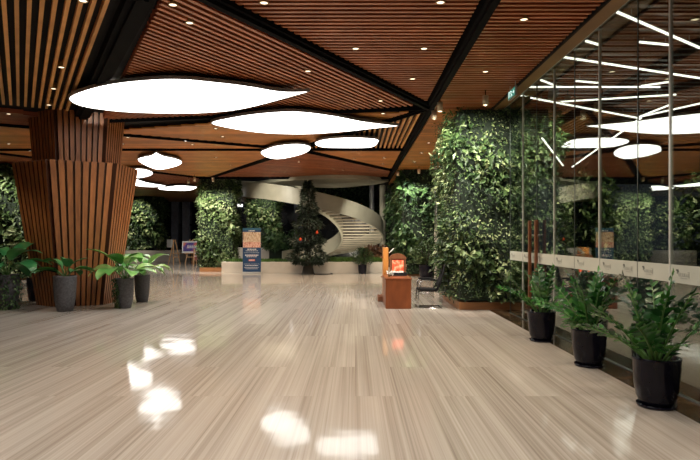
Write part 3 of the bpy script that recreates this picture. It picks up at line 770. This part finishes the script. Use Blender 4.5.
b = MB(); words(b, -.11, .11, .585, .03, 12, 0, -.021); b.build('tag_lettering', 'ink_white', bp_)

# ------------------------------------------------------------------ easels and boards
def easel(label, loc, rz):
    e = thing('easel', label, 'easel', loc, rz, None)
    for sx in (-1, 1):
        b = MB(); b.obox((sx * .34, -.12, 0), (sx * .08, .06, 1.5), .05, .035, 0, (0, 1, 0)); b.build('leg', 'pale_wood', e)
    b = MB(); b.obox((0, .5, 0), (0, .08, 1.45), .05, .035, 0, (0, 1, 0)); b.build('leg', 'pale_wood', e)
    b = MB(); b.box(-.42, .42, -.16, -.06, .66, .70); b.build('shelf', 'pale_wood', e)
    b = MB(); b.box(-.24, .24, -.07, -.04, .42, .46); b.build('crossbar', 'pale_wood', e)
    return e
ex, ey = -10.0, 35.4
easel('pale wooden easel holding the blue picture board left of the planted column', (ex, ey, 0), R(8))
easel('pale wooden easel turned edge-on, left of the easel with the blue board', (-10.85, 35.0, 0), R(72))
bd = thing('sign_board', 'blue and orange picture board with white frame standing on the easel', 'sign', (ex, ey, .70), R(8))
def tilt(b, a=.11):
    b.v = [(x, y + z * a - .135, z) for x, y, z in b.v]; return b
b = MB(); b.box(-.52, .52, 0, .03, 0, .70); tilt(b).build('frame', 'white', bd)
b = MB(); b.box(-.46, .46, -.006, 0, .08, .63); bpic = tilt(b).build('picture', 'boardpic', bd)
b = MB()
for k in range(5):
    x = -.22 + k * .12
    b.obox((x, -.012, .28), (x + .05, -.012, .46), .03, .008, 0, (0, 1, 0)); b.obox((x + .05, -.012, .46), (x + .09, -.012, .28), .03, .008, 0, (0, 1, 0))
tilt(b).build('lettering', 'ink_white', bpic)
po = thing('poster_stand', 'dark red poster on a low stand, half hidden behind the pale green planted column', 'sign', (-8.95, 33.2, 0), 0)
b = MB(); b.box(-.3, .4, 0, .03, .35, .95); ppp = tilt(b, .15).build('poster', 'poster_red', po)
b = MB(); words(b, -.25, .3, .7, .05, 31, 0, -.0); words(b, -.25, .2, .55, .03, 33, 0, -.0); tilt(b, .15).build('lettering', 'ink_white', ppp)
b = MB(); b.obox((-.25, -.13, 0), (-.25, .02, .95), .05, .03); b.obox((.35, -.13, 0), (.35, .02, .95), .05, .03); b.obox((.05, .4, 0), (.05, .04, .9), .05, .03); b.build('frame', 'pale_wood', po)

# ------------------------------------------------------------------ reception desk group
dk = thing('desk', 'reddish brown wooden desk seen end-on beside the black office chair', 'desk', (.98, 13.08, 0))
b = MB(); b.box(-.29, .29, 0, .04, 0, .66); b.build('end_panel', 'desk_wood', dk, .006)
b = MB(); b.box(-.29, .29, 1.36, 1.4, 0, .66); b.build('end_panel', 'desk_wood', dk, .006)
b = MB(); b.box(-.29, -.26, .04, 1.36, .02, .66); b.build('front_panel', 'desk_wood', dk)
b = MB(); b.box(-.30, .30, -.01, 1.41, .66, .695); b.build('desktop', 'desk_wood', dk, .006)
b = MB(); b.box(-.1, .28, .05, .5, .5, .655); dw = b.build('drawer', 'desk_wood', dk, .004)
b = MB(); b.sphere((.295, .27, .58), .016); b.build('knob', 'steel', dw)
ss = thing('upright_board', 'orange wooden upright board standing on a foot at the left side of the desk', 'stand', (.778, 14.62, 0))
b = MB(); b.box(-.065, .065, 0, .45, .1, 1.36); b.build('board', 'orange_wood', ss, .008)
b = MB(); b.box(-.2, .09, -.05, .5, 0, .13); b.build('foot', 'handle_wood', ss, .01)
b = MB(); b.obox((-.12, .1, .62), (-.05, .1, .60), .16, .03); b.obox((-.12, .1, 1.12), (-.05, .1, 1.10), .12, .05); b.build('bracket', 'handle_wood', ss)
b = MB(); b.box(.066, .12, .05, .3, .86, 1.22); b.build('tray_pocket', 'black', ss)
b = MB(); b.obox((.08, .02, 1.22), (.2, .02, 1.34), .22, .006, 0, (-1, 0, 1)); b.build('paper', 'white', ss)
ty = thing('tray', 'dark tray of small shells on the desk under the lit cabinet', 'tray', (1.04, 14.0, .695))
b = MB(); b.box(-.2, .2, -.15, .04, 0, .02); b.box(-.2, .2, -.15, -.13, .02, .08); b.box(-.2, .2, .02, .04, .02, .08); b.box(-.2, -.18, -.13, .02, .02, .08); b.box(.18, .2, -.13, .02, .02, .08); b.build('tray_body', 'black', ty)
b = MB()
for k in range(26): b.sphere((rnd(-.165, .165), rnd(-.11, -.0), rnd(.05, .09)), rnd(.014, .026), 0, 8, 6)
tag(b.build('shell_filling', 'white', ty), None, None, None, 'stuff')
lc = thing('display_cabinet', 'small arched dark wood cabinet with a glowing orange flower picture on the desk', 'cabinet', (1.04, 14.085, .695))
arch = [(-.19, 0), (.19, 0), (.19, .38)] + [(.19 * math.cos(R(a)), .38 + .13 * math.sin(R(a))) for a in range(15, 180, 15)] + [(-.19, .38)]
def slab(b, pts, y0, y1):
    n = len(pts); vs = [(x, y0, z) for x, z in pts] + [(x, y1, z) for x, z in pts]
    b.add(vs, [tuple(range(n)), tuple(range(n, 2 * n))[::-1]] + [((i + 1) % n, i, n + i, n + (i + 1) % n) for i in range(n)]); return b
b = MB(); slab(b, arch, .0, .15); b.build('cabinet_body', 'handle_wood', lc)
b = MB(); slab(b, [(x * 1.08, z + (.02 if z > .3 else 0)) for x, z in arch[2:]], -.03, .16); b.build('hood', 'handle_wood', lc)
b = MB(); b.box(-.135, .135, -.008, 0, .05, .37); b.build('lit_picture', 'glowpic', lc)
for sx in (-1, 1):
    b = MB(); b.box(sx * .165 - .025, sx * .165 + .025, -.03, .0, 0, .39); b.build('frame_post', 'handle_wood', lc)
gl = thing('wine_glass', 'small stemmed glass on the right edge of the desk', 'glass', (1.24, 14.3, .695))
b = MB(); b.lathe([(0, 0), (.035, 0), (.035, .006), (.006, .012), (.006, .11), (.03, .13), (.042, .19), (.036, .25)], 18); b.build('glass_body', 'clear', gl)
b = MB(); b.lathe([(0, .135), (.028, .137), (.036, .17), (0, .17)], 14); b.build('red_drink', 'poster_red', gl)
fl = thing('flower_bunch', 'small white flowers lying on the left corner of the desk', 'flowers', (.78, 13.35, .71))
b = MB()
for k in range(30):
    d = Vector((rnd(-.6, .8), rnd(-.5, .5), rnd(.2, 1))).normalized(); leaf4(b, Vector((rnd(-.06, .1), rnd(-.08, .08), rnd(.02, .12))), d, Vector((0, 0, 1)), .07, .04)
b.build('petals', 'white', fl)
b = MB()
for k in range(6): b.tube([(rnd(-.03, .03), rnd(-.05, .05), .0), (rnd(-.03, .06), rnd(-.05, .05), .1)], .004, 5)
b.build('stems', 'zzstem', fl)

# office chair facing the desk
ch = thing('office_chair', 'black mesh office chair with chrome cantilever frame at the desk', 'chair', (1.68, 13.35, 0))
for sy in (-.25, .25):
    b = MB(); b.tube([(.28, sy, .015), (.18, sy, .015), (-.22, sy, .015), (-.26, sy, .05), (-.24, sy, .35), (-.21, sy, .60), (-.16, sy, .64), (.2, sy, .635)], .013, 8); b.build('frame_tube', 'chrome', ch)
    b = MB(); b.box(-.2, .14, sy - .03, sy + .03, .645, .675); b.build('armrest', 'mesh_black', ch, .008)
    b = MB(); b.tube([(.12, sy * .9, .42), (.24, sy * .9, .5), (.30, sy * .9, .75), (.36, sy * .9, 1.0)], .012, 8); b.build('back_tube', 'mesh_black', ch)
b = MB(); b.tube([(.28, -.25, .015), (.28, .25, .015)], .013, 8); b.tube([(-.25, -.25, .3), (-.25, .25, .3)], .011, 8); b.build('crossbar', 'chrome', ch)
b = MB(); b.obox((-.25, 0, .43), (.18, 0, .41), .47, .06, 0); b.build('seat', 'mesh_black', ch, .02)
b = MB(); b.tube([(-.24, -.22, .33), (.1, -.22, .385), (.1, .22, .385), (-.24, .22, .33)], .012, 8); b.build('seat_rail', 'chrome', ch)
b = MB(); vs = []; n = 8
for i in range(n + 1):
    s = i / n; x = .21 + .16 * s + .03 * math.sin(s * 3.1); z = .5 + .5 * s
    for y in (-.225, -.1, 0, .1, .225): vs.append((x + .03 * (1 - (y / .225) ** 2), y, z))
fs = [(i * 5 + k, i * 5 + k + 1, i * 5 + k + 6, i * 5 + k + 5) for i in range(n) for k in range(4)]
b.add(vs, fs, 0, True); o = b.build('backrest', 'mesh_black', ch); md = o.modifiers.new('thick', 'SOLIDIFY'); md.thickness = .03
b = MB(); b.obox((.2, 0, .40), (.27, 0, .55), .1, .04); b.build('back_bracket', 'mesh_black', ch)

# ------------------------------------------------------------------ potted plants
def pot(parent, r0, r1, h, mat, saucer=False):
    b = MB(); rm = r0 + (r1 - r0) * .75
    z = .02 if saucer else 0
    b.lathe([(0, z), (r0 * .90, z), (r0 * .97, z + .015), (r0 + (r1 - r0) * .45, h * .22), (r0 + (r1 - r0) * .8, h * .5), (r0 + (r1 - r0) * .97, h * .78), (r1, h * .93), (r1 * 1.02, h * .96), (r1 * 1.02, h * .99), (r1, h), (r1 - .025, h), (r1 - .035, h - .06), (0, h - .06)], 32)
    po_ = b.build('pot', mat, parent)
    if saucer:
        b = MB(); b.lathe([(0, 0), (r0 * 1.1, 0), (r0 * 1.16, .03), (r0 * 1.08, .03), (r0 * 1.0, .015), (0, .015)], 28); b.build('saucer', mat, po_)
    b = MB(); b.disc((0, 0, h - .05), r1 - .03, 24); b.build('soil', 'soil', po_)
def arc_pts(p0, d, L, droop, n=8):
    pts = [Vector(p0)]; d = d.normalized()
    for i in range(n):
        pts.append(pts[-1] + d * (L / n)); d = (d + Vector((0, 0, -droop / n))).normalized()
    return pts
def leaf_oval(b, p, d, nrm, L, W, bend=.15, mi=0, cup=.15, seg=5):
    """larger leaf: grid of cross sections, curved and cupped along the midrib"""
    sd = d.cross(nrm).normalized(); vs = []; cur = Vector(p); dd = d.copy()
    for i in range(seg + 1):
        s = i / seg; w = W * .5 * (math.sin(math.pi * min(1, s * .92 + .04)) ** .75) * (1.15 - .35 * s)
        if i == seg: w = W * .02
        nn = sd.cross(dd).normalized() * (1 if sd.cross(dd).dot(nrm) > 0 else -1)
        vs += [cur - sd * w + nn * w * cup, cur, cur + sd * w + nn * w * cup]
        cur = cur + dd * (L / seg); dd = (dd - nn * bend / seg * 2).normalized()
    fs = []
    for i in range(seg):
        fs += [(3 * i, 3 * i + 1, 3 * i + 4, 3 * i + 3), (3 * i + 1, 3 * i + 2, 3 * i + 5, 3 * i + 4)]
    b.add(vs, fs, mi, True)
def zz_plant(label, loc, seed, h=.68, nst=15, spread=.75):
    random.seed(seed)
    root = thing('potted_zz_plant', label, 'potted plant', loc, 0, 'black pots of glossy plants along the glass')
    pot(root, .155, .212, .47, 'pot_black', True)
    bs = MB(); bl = MB()
    for k in range(nst):
        a = 2 * math.pi * k / nst * 1.0 + rnd(-.3, .3)
        out = rnd(.45, 1.1) * spread
        if k % 4 == 0: out *= .35
        d = Vector((math.cos(a) * out * (.45 if math.cos(a) > 0 else 1), math.sin(a) * out, 1))
        L = h * rnd(.8, 1.15)
        p0 = Vector((math.cos(a) * .07 * out + rnd(-.03, .03), math.sin(a) * .07 * out + rnd(-.03, .03), .41))
        n = 11
        pts = arc_pts(p0, d, L, rnd(.5, 1.05) * (.3 + out), n)
        pts = [Vector((min(p.x, .26 + .04 * math.tanh(p.x)), p.y, p.z)) for p in pts]
        bs.tube(pts, [.015 - .010 * i / n for i in range(n + 1)], 6)
        side0 = Vector((-math.sin(a), math.cos(a), 0)); side0 = (side0 + Vector((0, 0, rnd(-.7, .7)))).normalized()
        for i in range(3, n + 1):
            p = pts[i]; dd = (pts[i] - pts[i - 1]).normalized()
            sd = (side0 - dd * side0.dot(dd)).normalized(); nn = sd.cross(dd).normalized()
            if nn.z < 0: nn = -nn
            for sg in (-1, 1):
                q = p - dd * (L / n * (.5 if sg > 0 else 0))
                ld = (dd * .6 + sd * sg + nn * rnd(-.1, .45)).normalized()
                nm = (nn + rvec() * .3); nm = (nm - ld * nm.dot(ld)).normalized()
                s = rnd(.095, .14) * (1.0 if i < n - 1 else .75)
                leaf_oval(bl, q, ld, nm, s, s * .5, .15, 0, .2, 4)
        leaf_oval(bl, pts[-1], (pts[-1] - pts[-2]).normalized(), side0.cross(pts[-1] - pts[-2]).normalized(), .09, .04, .1, 0, .2, 4)
    bs.build('stem', 'zzstem', root)['kind'] = 'stuff'
    bl.build('foliage', 'zz', root)
    return root
zz_plant('glossy green plant in black pot nearest the camera at the right edge', (2.87, 5.52, 0), 11, .74, 17, .95)
zz_plant('glossy green plant in black pot, middle of three along the glass', (2.935, 7.27, 0), 23, .70, 16, .95)
zz_plant('glossy green plant in black pot farthest along the glass, by the door handles', (2.90, 9.02, 0), 5, .68, 14, .9)

def broad_plant(label, loc, seed, r0, r1, h, potmat, n=11, L=.5, W=.2, mat='broad', ivy=0, stemh=.2, ivy_side=0, ivy_arc=6.3, dirs=None):
    random.seed(seed)
    root = thing('potted_plant', label, 'potted plant', loc)
    pot(root, r0, r1, h, potmat)
    bs = MB(); bl = MB()
    for k in range(n):
        a = (2 * math.pi * k / n + rnd(-.25, .25)) if dirs is None else dirs[k % len(dirs)] + rnd(-.2, .2)
        inner = k % 3 == 0
        d = Vector((math.cos(a) * (.35 if inner else .9), math.sin(a) * (.35 if inner else .9), 1.0))
        sl = stemh * rnd(.8, 1.4) * (1.25 if inner else 1)
        pts = arc_pts((rnd(-.04, .04), rnd(-.04, .04), h - .06), d, sl + .08, .3, 5)
        bs.tube(pts, .010, 6)
        dd = (pts[-1] - pts[-2]).normalized(); dd = (dd + Vector((math.cos(a), math.sin(a), .05)) * (.35 if inner else .9)).normalized()
        nm = Vector((0, 0, 1)) - dd * dd.z; 
        nm = (nm + rvec() * .3); nm = (nm - dd * nm.dot(dd)).normalized()
        ll = L * rnd(.75, 1.15)
        leaf_oval(bl, pts[-1], dd, nm, ll, W * rnd(.85, 1.15), rnd(.45, .95), 0, .22, 7)
    bs.build('stem', 'zzstem', root)['kind'] = 'stuff'
    bl.build('foliage', mat, root)
    if ivy:
        bi = MB()
        for k in range(ivy):
            a = ivy_side + rnd(-ivy_arc / 2, ivy_arc / 2); zz = h * (1 - random.random() ** .9) + .02
            rr = r0 + (r1 - r0) * zz / h + rnd(.0, .07)
            p = Vector((rr * math.cos(a), rr * math.sin(a), zz))
            nr = Vector((math.cos(a), math.sin(a), 0)); d = (nr * .5 + Vector((0, 0, -.8)) + rvec() * .6).normalized()
            up = nr - d * nr.dot(d); leaf4(bi, p, d, up.normalized(), rnd(.05, .09), rnd(.04, .07))
        bi.build('trailing_ivy', 'grnB', root)
    return root
broad_plant('broad-leaved plant in tall grey stone pot in front of the wooden column', (-6.36, 12.72, 0), 41, .17, .235, .77, 'pot_grey', 12, .54, .24, 'broad_dark', 0, .14, dirs=[2.9, 3.4, .2, -.2, 3.9, 1.6, 5.2, .5, 3.1, 2.6])
broad_plant('large-leaved plant in grey pot with ivy trailing down its left side', (-5.28, 13.3, 0), 57, .15, .20, .68, 'pot_grey', 17, .72, .34, 'broad', 170, .24, R(205), 1.8)
broad_plant('broad-leaved plant in dark grey pot, right of the pot with trailing ivy', (-5.34, 14.55, 0), 63, .14, .185, .68, 'pot_dark', 12, .6, .29, 'broad', 0, .22)
broad_plant('dark green broad-leaved plant with ivy covering its pot at the left edge', (-7.85, 13.05, 0), 77, .22, .27, .78, 'pot_dark', 17, .72, .34, 'broad_dark', 420, .26, R(280), 6.3)
broad_plant('plant in dark blue-grey pot half hidden at the left foot of the column', (-8.12, 14.75, 0), 81, .16, .21, .6, 'pot_black', 6, .3, .12, 'broad_dark', 0, .1)

def bush_pot(label, loc, seed, r, h, top, mat, n=450, spread=.35):
    random.seed(seed); root = thing('potted_shrub', label, 'potted plant', loc); pot(root, r * .8, r, h, 'pot_black')
    b = MB()
    for _ in range(n):
        a = rnd(0, 6.283); q = random.random(); z = h + (top - h) * q; rr = spread * math.sqrt(random.random()) * (.5 + math.sin(math.pi * min(1, q * .9 + .15)) * .6)
        d = (Vector((math.cos(a), math.sin(a), rnd(.0, 1.2))) + rvec() * .4).normalized(); up = (Vector((0, 0, 1)) - d * d.z).normalized()
        leaf4(b, Vector((rr * math.cos(a), rr * math.sin(a), z)), d, up, rnd(.1, .2), rnd(.05, .08))
    b.build('foliage', mat, root)
    b = MB()
    for k in range(7):
        a = k * .9; b.tube([(0, 0, h - .08), (.4 * spread * math.cos(a), .4 * spread * math.sin(a), h + (top - h) * .6)], .012, 5)
    b.build('stem', 'bark', root)['kind'] = 'stuff'
bush_pot('dark fern-like shrub in dark pot in front of the cream planter wall', (.33, 25.9, 0), 91, .2, .42, 1.12, 'grnB', 520, .42)
bush_pot('bushy green plant in black pot in front of the dark green wall', (2.83, 23.15, 0), 95, .29, .55, 1.5, 'grnA', 600, .5)

# pale post with thin glass edge lines beside the large green wall
pp = thing('post', 'pale slim post left of the large green wall behind the office chair', 'post', (2.62, 18.6, 0))
b = MB(); b.box(-.07, .07, -.07, .07, 0, 1.8); b.build('lower_post', 'cream', pp, .01)
b = MB(); b.tube([(0, 0, 1.79), (0, 0, 4.57)], .018, 8); b.tube([(-.05, 0, 1.79), (-.05, 0, 4.57)], .01, 6); b.build('upper_rod', 'steel', pp)

# ------------------------------------------------------------------ glass wall
GX = 3.31
JY = [12.35, 11.42, 10.55, 9.62, 8.73, 7.84, 6.78, 6.08, 5.15, 4.3, 3.4, 2.5, 1.6, .7, -.2, -1.1, -2.0, -2.9]
gw = bpy.data.objects.new('wall_right', None); COL.objects.link(gw); gw.location = (GX, 0, 0); struct(gw)
d1 = bpy.data.objects.new('door_1', None); COL.objects.link(d1); d1.location = (GX, 10.55, 0); struct(d1)
FINS = {11.42, 9.62, 7.84, 6.08, 4.3, 2.5, .7, -1.1}
for i in range(len(JY) - 1):
    y1, y0 = JY[i], JY[i + 1]
    door = y0 > 9.5 and y1 < 11.5
    par = d1 if door else gw; oy = par.location.y
    b = MB(); b.box(-.005, .005, y0 - oy + .006, y1 - oy - .006, .01, HC + .015); b.build('glass_pane', 'glass', par)
    b = MB(); b.box(-.0095, -.0065, y0 - oy + .01, y1 - oy - .01, 1.14, 1.325); fb = b.build('frosted_band', 'frost', par)
    # small printed logo: a flag-like mark, a row of letter strokes and a line of fine print
    b = MB(); y = y1 - .12
    while y - .27 > y0:
        def q(u0, u1, z0, z1, mi): b.box(-.0125, -.0105, y - oy - u1, y - oy - u0, z0, z1, mi)
        q(0, .045, 1.262, 1.28, 0); q(.018, .03, 1.235, 1.262, 0); q(.04, .055, 1.25, 1.262, 0)
        for k in range(6): q(.05 + k * .032, .058 + k * .032, 1.215, 1.245, 1)
        q(.05, .23, 1.213, 1.217, 1); q(.23, .236, 1.2, 1.262, 1); q(.205, .23, 1.257, 1.262, 1)
        q(.08, .2, 1.19, 1.197, 1)
        y -= .58
    b.build('logo', ['ink_dark', 'ink_grey'], fb)
for y in JY:
    if y in FINS:
        b = MB(); b.box(-.015, .02, y - .010, y + .012, .005, HC - .05); b.build('fin', 'fin', gw)
    else:
        b = MB(); b.box(-.008, .008, y - .006, y + .006, .005, HC - .05); b.build('joint', 'joint', gw)
b = MB(); b.box(-.02, .02, -3.8, 12.4, .004, .015); b.build('floor_channel', 'joint', gw)
for yy in (10.74, 10.36):
    b = MB(); oy = 10.55
    b.box(-.10, -.05, yy - oy - .035, yy - oy + .035, .42, 1.92)
    h = b.build('door_handle', 'handle_wood', d1, .008)
    b = MB()
    for z in (.7, 1.65): b.tube([(-.06, yy - oy, z), (-.004, yy - oy, z)], .015, 8)
    b.build('standoff', 'steel', h)

# exit sign hung below the ceiling beside the glass
es = thing('exit_sign', 'small green exit sign hanging from the ceiling beside the glass wall top', 'sign', (2.93, 10.8, 0))
b = MB(); b.box(-.02, .02, -.26, .22, 4.2, 4.37); b.build('sign_case', 'steel', es)
b = MB(); b.box(-.024, -.02, -.245, .205, 4.215, 4.355); b.build('green_face', 'exit', es)
b = MB()
def st_(y0, z0, y1, z1, w=.018): b.obox((-.026, y0, z0), (-.026, y1, z1), w, .004, 0, (1, 0, 0))
st_(.02, 4.30, -.03, 4.27); st_(-.03, 4.27, -.07, 4.24); st_(-.03, 4.27, .01, 4.235); st_(.01, 4.32, -.06, 4.31); b.box(-.028, -.024, .015, .04, 4.32, 4.345)
st_(-.12, 4.285, -.2, 4.285); st_(-.2, 4.285, -.17, 4.31); st_(-.2, 4.285, -.17, 4.26); st_(.1, 4.24, .1, 4.34, .012); st_(.1, 4.34, .17, 4.34, .012); st_(.17, 4.34, .17, 4.24, .012)
b.build('pictogram', 'exit_white', es)
for yy in (-.2, .16):
    b = MB(); b.tube([(0, yy, 4.36), (0, yy, 4.57)], .006, 6); b.build('hanging_rod', 'steel', es)

# ------------------------------------------------------------------ outside: canopy with crossing light strips
cn = MB(); cn.box(3.42, 22, -6, 40, 5.3, 5.5)
co = struct(cn.build('ceiling', 'dark_ceiling'))
b = MB()
for k in range(120): b.box(3.6, 21.8, -5 + .34 * k, -5 + .34 * k + .14, 5.2, 5.3)
b.build('slat_panel', 'handle_wood', co)
LS = [((617, 12), (700, 48), 'brightest long light strip crossing the top right of the glass'),
      ((563, 57), (705, 79), 'long light strip through the middle of the upper glass'),
      ((528, 87), (660, 87), 'level light strip across the upper glass'),
      ((521, 96), (638, 118), 'light strip sloping down from above the green wall'),
      ((556, 102), (676, 94.6), 'faint light strip rising to the right across the glass'),
      ((639, 117), (702, 103), 'light strip rising from the star joint to the right edge'),
      ((639, 117), (672, 104), 'short light strip at the star joint'),
      ((639, 42), (670, 45), 'short level light strip high up between two glass fins'),
      ((586, 41), (600, 45), 'short light strip next to the brown soffit'),
      ((641, 86), (672, 81.5), 'short faint light strip between two glass fins'),
      ((542, 138), (563, 165.5), 'zigzag light strip falling to the right in front of foliage'),
      ((572, 167), (641, 118), 'zigzag light strip rising to the star joint'),
      ((576, 81), (600, 83), 'short faint level light strip left of a glass fin'),
      ((541, 80), (556, 86), 'short light strip just below the soffit end')]
for (a, c, lab) in LS:
    zz_ = 5.06 + .0225 * (len(bpy.data.objects) % 3)
    p = at_z(a[0], a[1], zz_); q = at_z(c[0], c[1], zz_); m = (p + q) / 2
    root = thing('light_strip', lab, 'light strip', m, 0, 'crossing light strips under the outdoor canopy')
    w = .03 * (m.y / 10) ** .6
    b = MB(); b.obox(p - m, q - m, w, .03); b.build('diffuser', 'led', root)
    b = MB(); b.obox(p - m + Vector((0, 0, .03)), q - m + Vector((0, 0, .03)), w * 1.1, .03); b.build('channel', 'rim', root)
    for s in (.15, .85):
        x = (p - m).lerp(q - m, s); b = MB(); b.tube([x + Vector((0, 0, .04)), x + Vector((0, 0, 5.21 - zz_))], .008, 6); b.build('hanger', 'steel', root)

def outdoor_tree(label, x, y, h, r, seed, mat):
    random.seed(seed); root = thing('tree', label, 'tree', (x, y, -.03))
    b = MB(); b.tube([(0, 0, 0), (.1, 0, h * .3), (-.05, .1, h * .6), (.05, 0, h * .85)], [.12, .09, .06, .03], 8)
    for k in range(5):
        a = k * 1.3; b.tube([(0, 0, h * (.25 + .08 * k)), (r * .6 * math.cos(a), r * .6 * math.sin(a), h * (.5 + .08 * k))], [.04, .015], 6)
    b.build('trunk', 'bark', root)
    b = MB()
    for _ in range(1500):
        v = rvec() * (random.random() ** .4); p = Vector((v.x * r, v.y * r, h * .58 + v.z * h * .42))
        d = (rvec() + Vector((v.x, v.y, -.2))).normalized(); up = Vector((0, 0, 1)) + rvec() * .4; up = (up - d * up.dot(d)).normalized()
        leaf4(b, p, d, up, rnd(.2, .38), rnd(.08, .16))
    b.build('foliage', mat, root)
outdoor_tree('dim leafy tree outside behind the glass, right of the door handles', 7.5, 18.6, 3.9, 1.0, 201, 'grnA')
outdoor_tree('dim leafy tree outside behind the glass above the middle black pot', 9.9, 15.8, 3.7, 1.1, 202, 'grnD')
outdoor_tree('dim leafy tree outside behind the glass at the right edge of the photo', 12.6, 13.2, 4.0, 1.2, 203, 'grnA')
for x, y, tx, ty in ((7.0, 15.5, 7.8, 18.3), (8.8, 13.0, 9.4, 16), (10.4, 11.5, 11, 14)):  # added lamps to light the trees, no fixtures in the canopy
    lamp_spot('tree_fill_lamp', (x, y, 5.1), (tx, ty, 2), 420, 80, (1, .93, .75), rad=.1)

# ------------------------------------------------------------------ world, camera
w = bpy.data.worlds.new('night'); S.world = w; w.use_nodes = True
bg = w.node_tree.nodes['Background']; bg.inputs[0].default_value = (.55, .6, .75, 1); bg.inputs[1].default_value = .03
cam = bpy.data.cameras.new('camera'); co = bpy.data.objects.new('camera', cam); COL.objects.link(co); S.camera = co
co.location = (0, 0, CAMH); co.rotation_euler = (R(90), 0, 0)
cam.sensor_width = 36; cam.lens = F / 700 * 36; cam.shift_x = -(PX - 350) / 700; cam.shift_y = (PY - 230) / 700; cam.clip_end = 200
S.view_settings.view_transform = 'Standard'; S.view_settings.look = 'None'; S.view_settings.exposure = .3; S.view_settings.gamma = 1.05
cy = S.cycles
cy.use_denoising = True; cy.max_bounces = 8; cy.diffuse_bounces = 4; cy.glossy_bounces = 4; cy.transmission_bounces = 6; cy.transparent_max_bounces = 12
cy.sample_clamp_indirect = 6; cy.caustics_reflective = False; cy.caustics_refractive = False
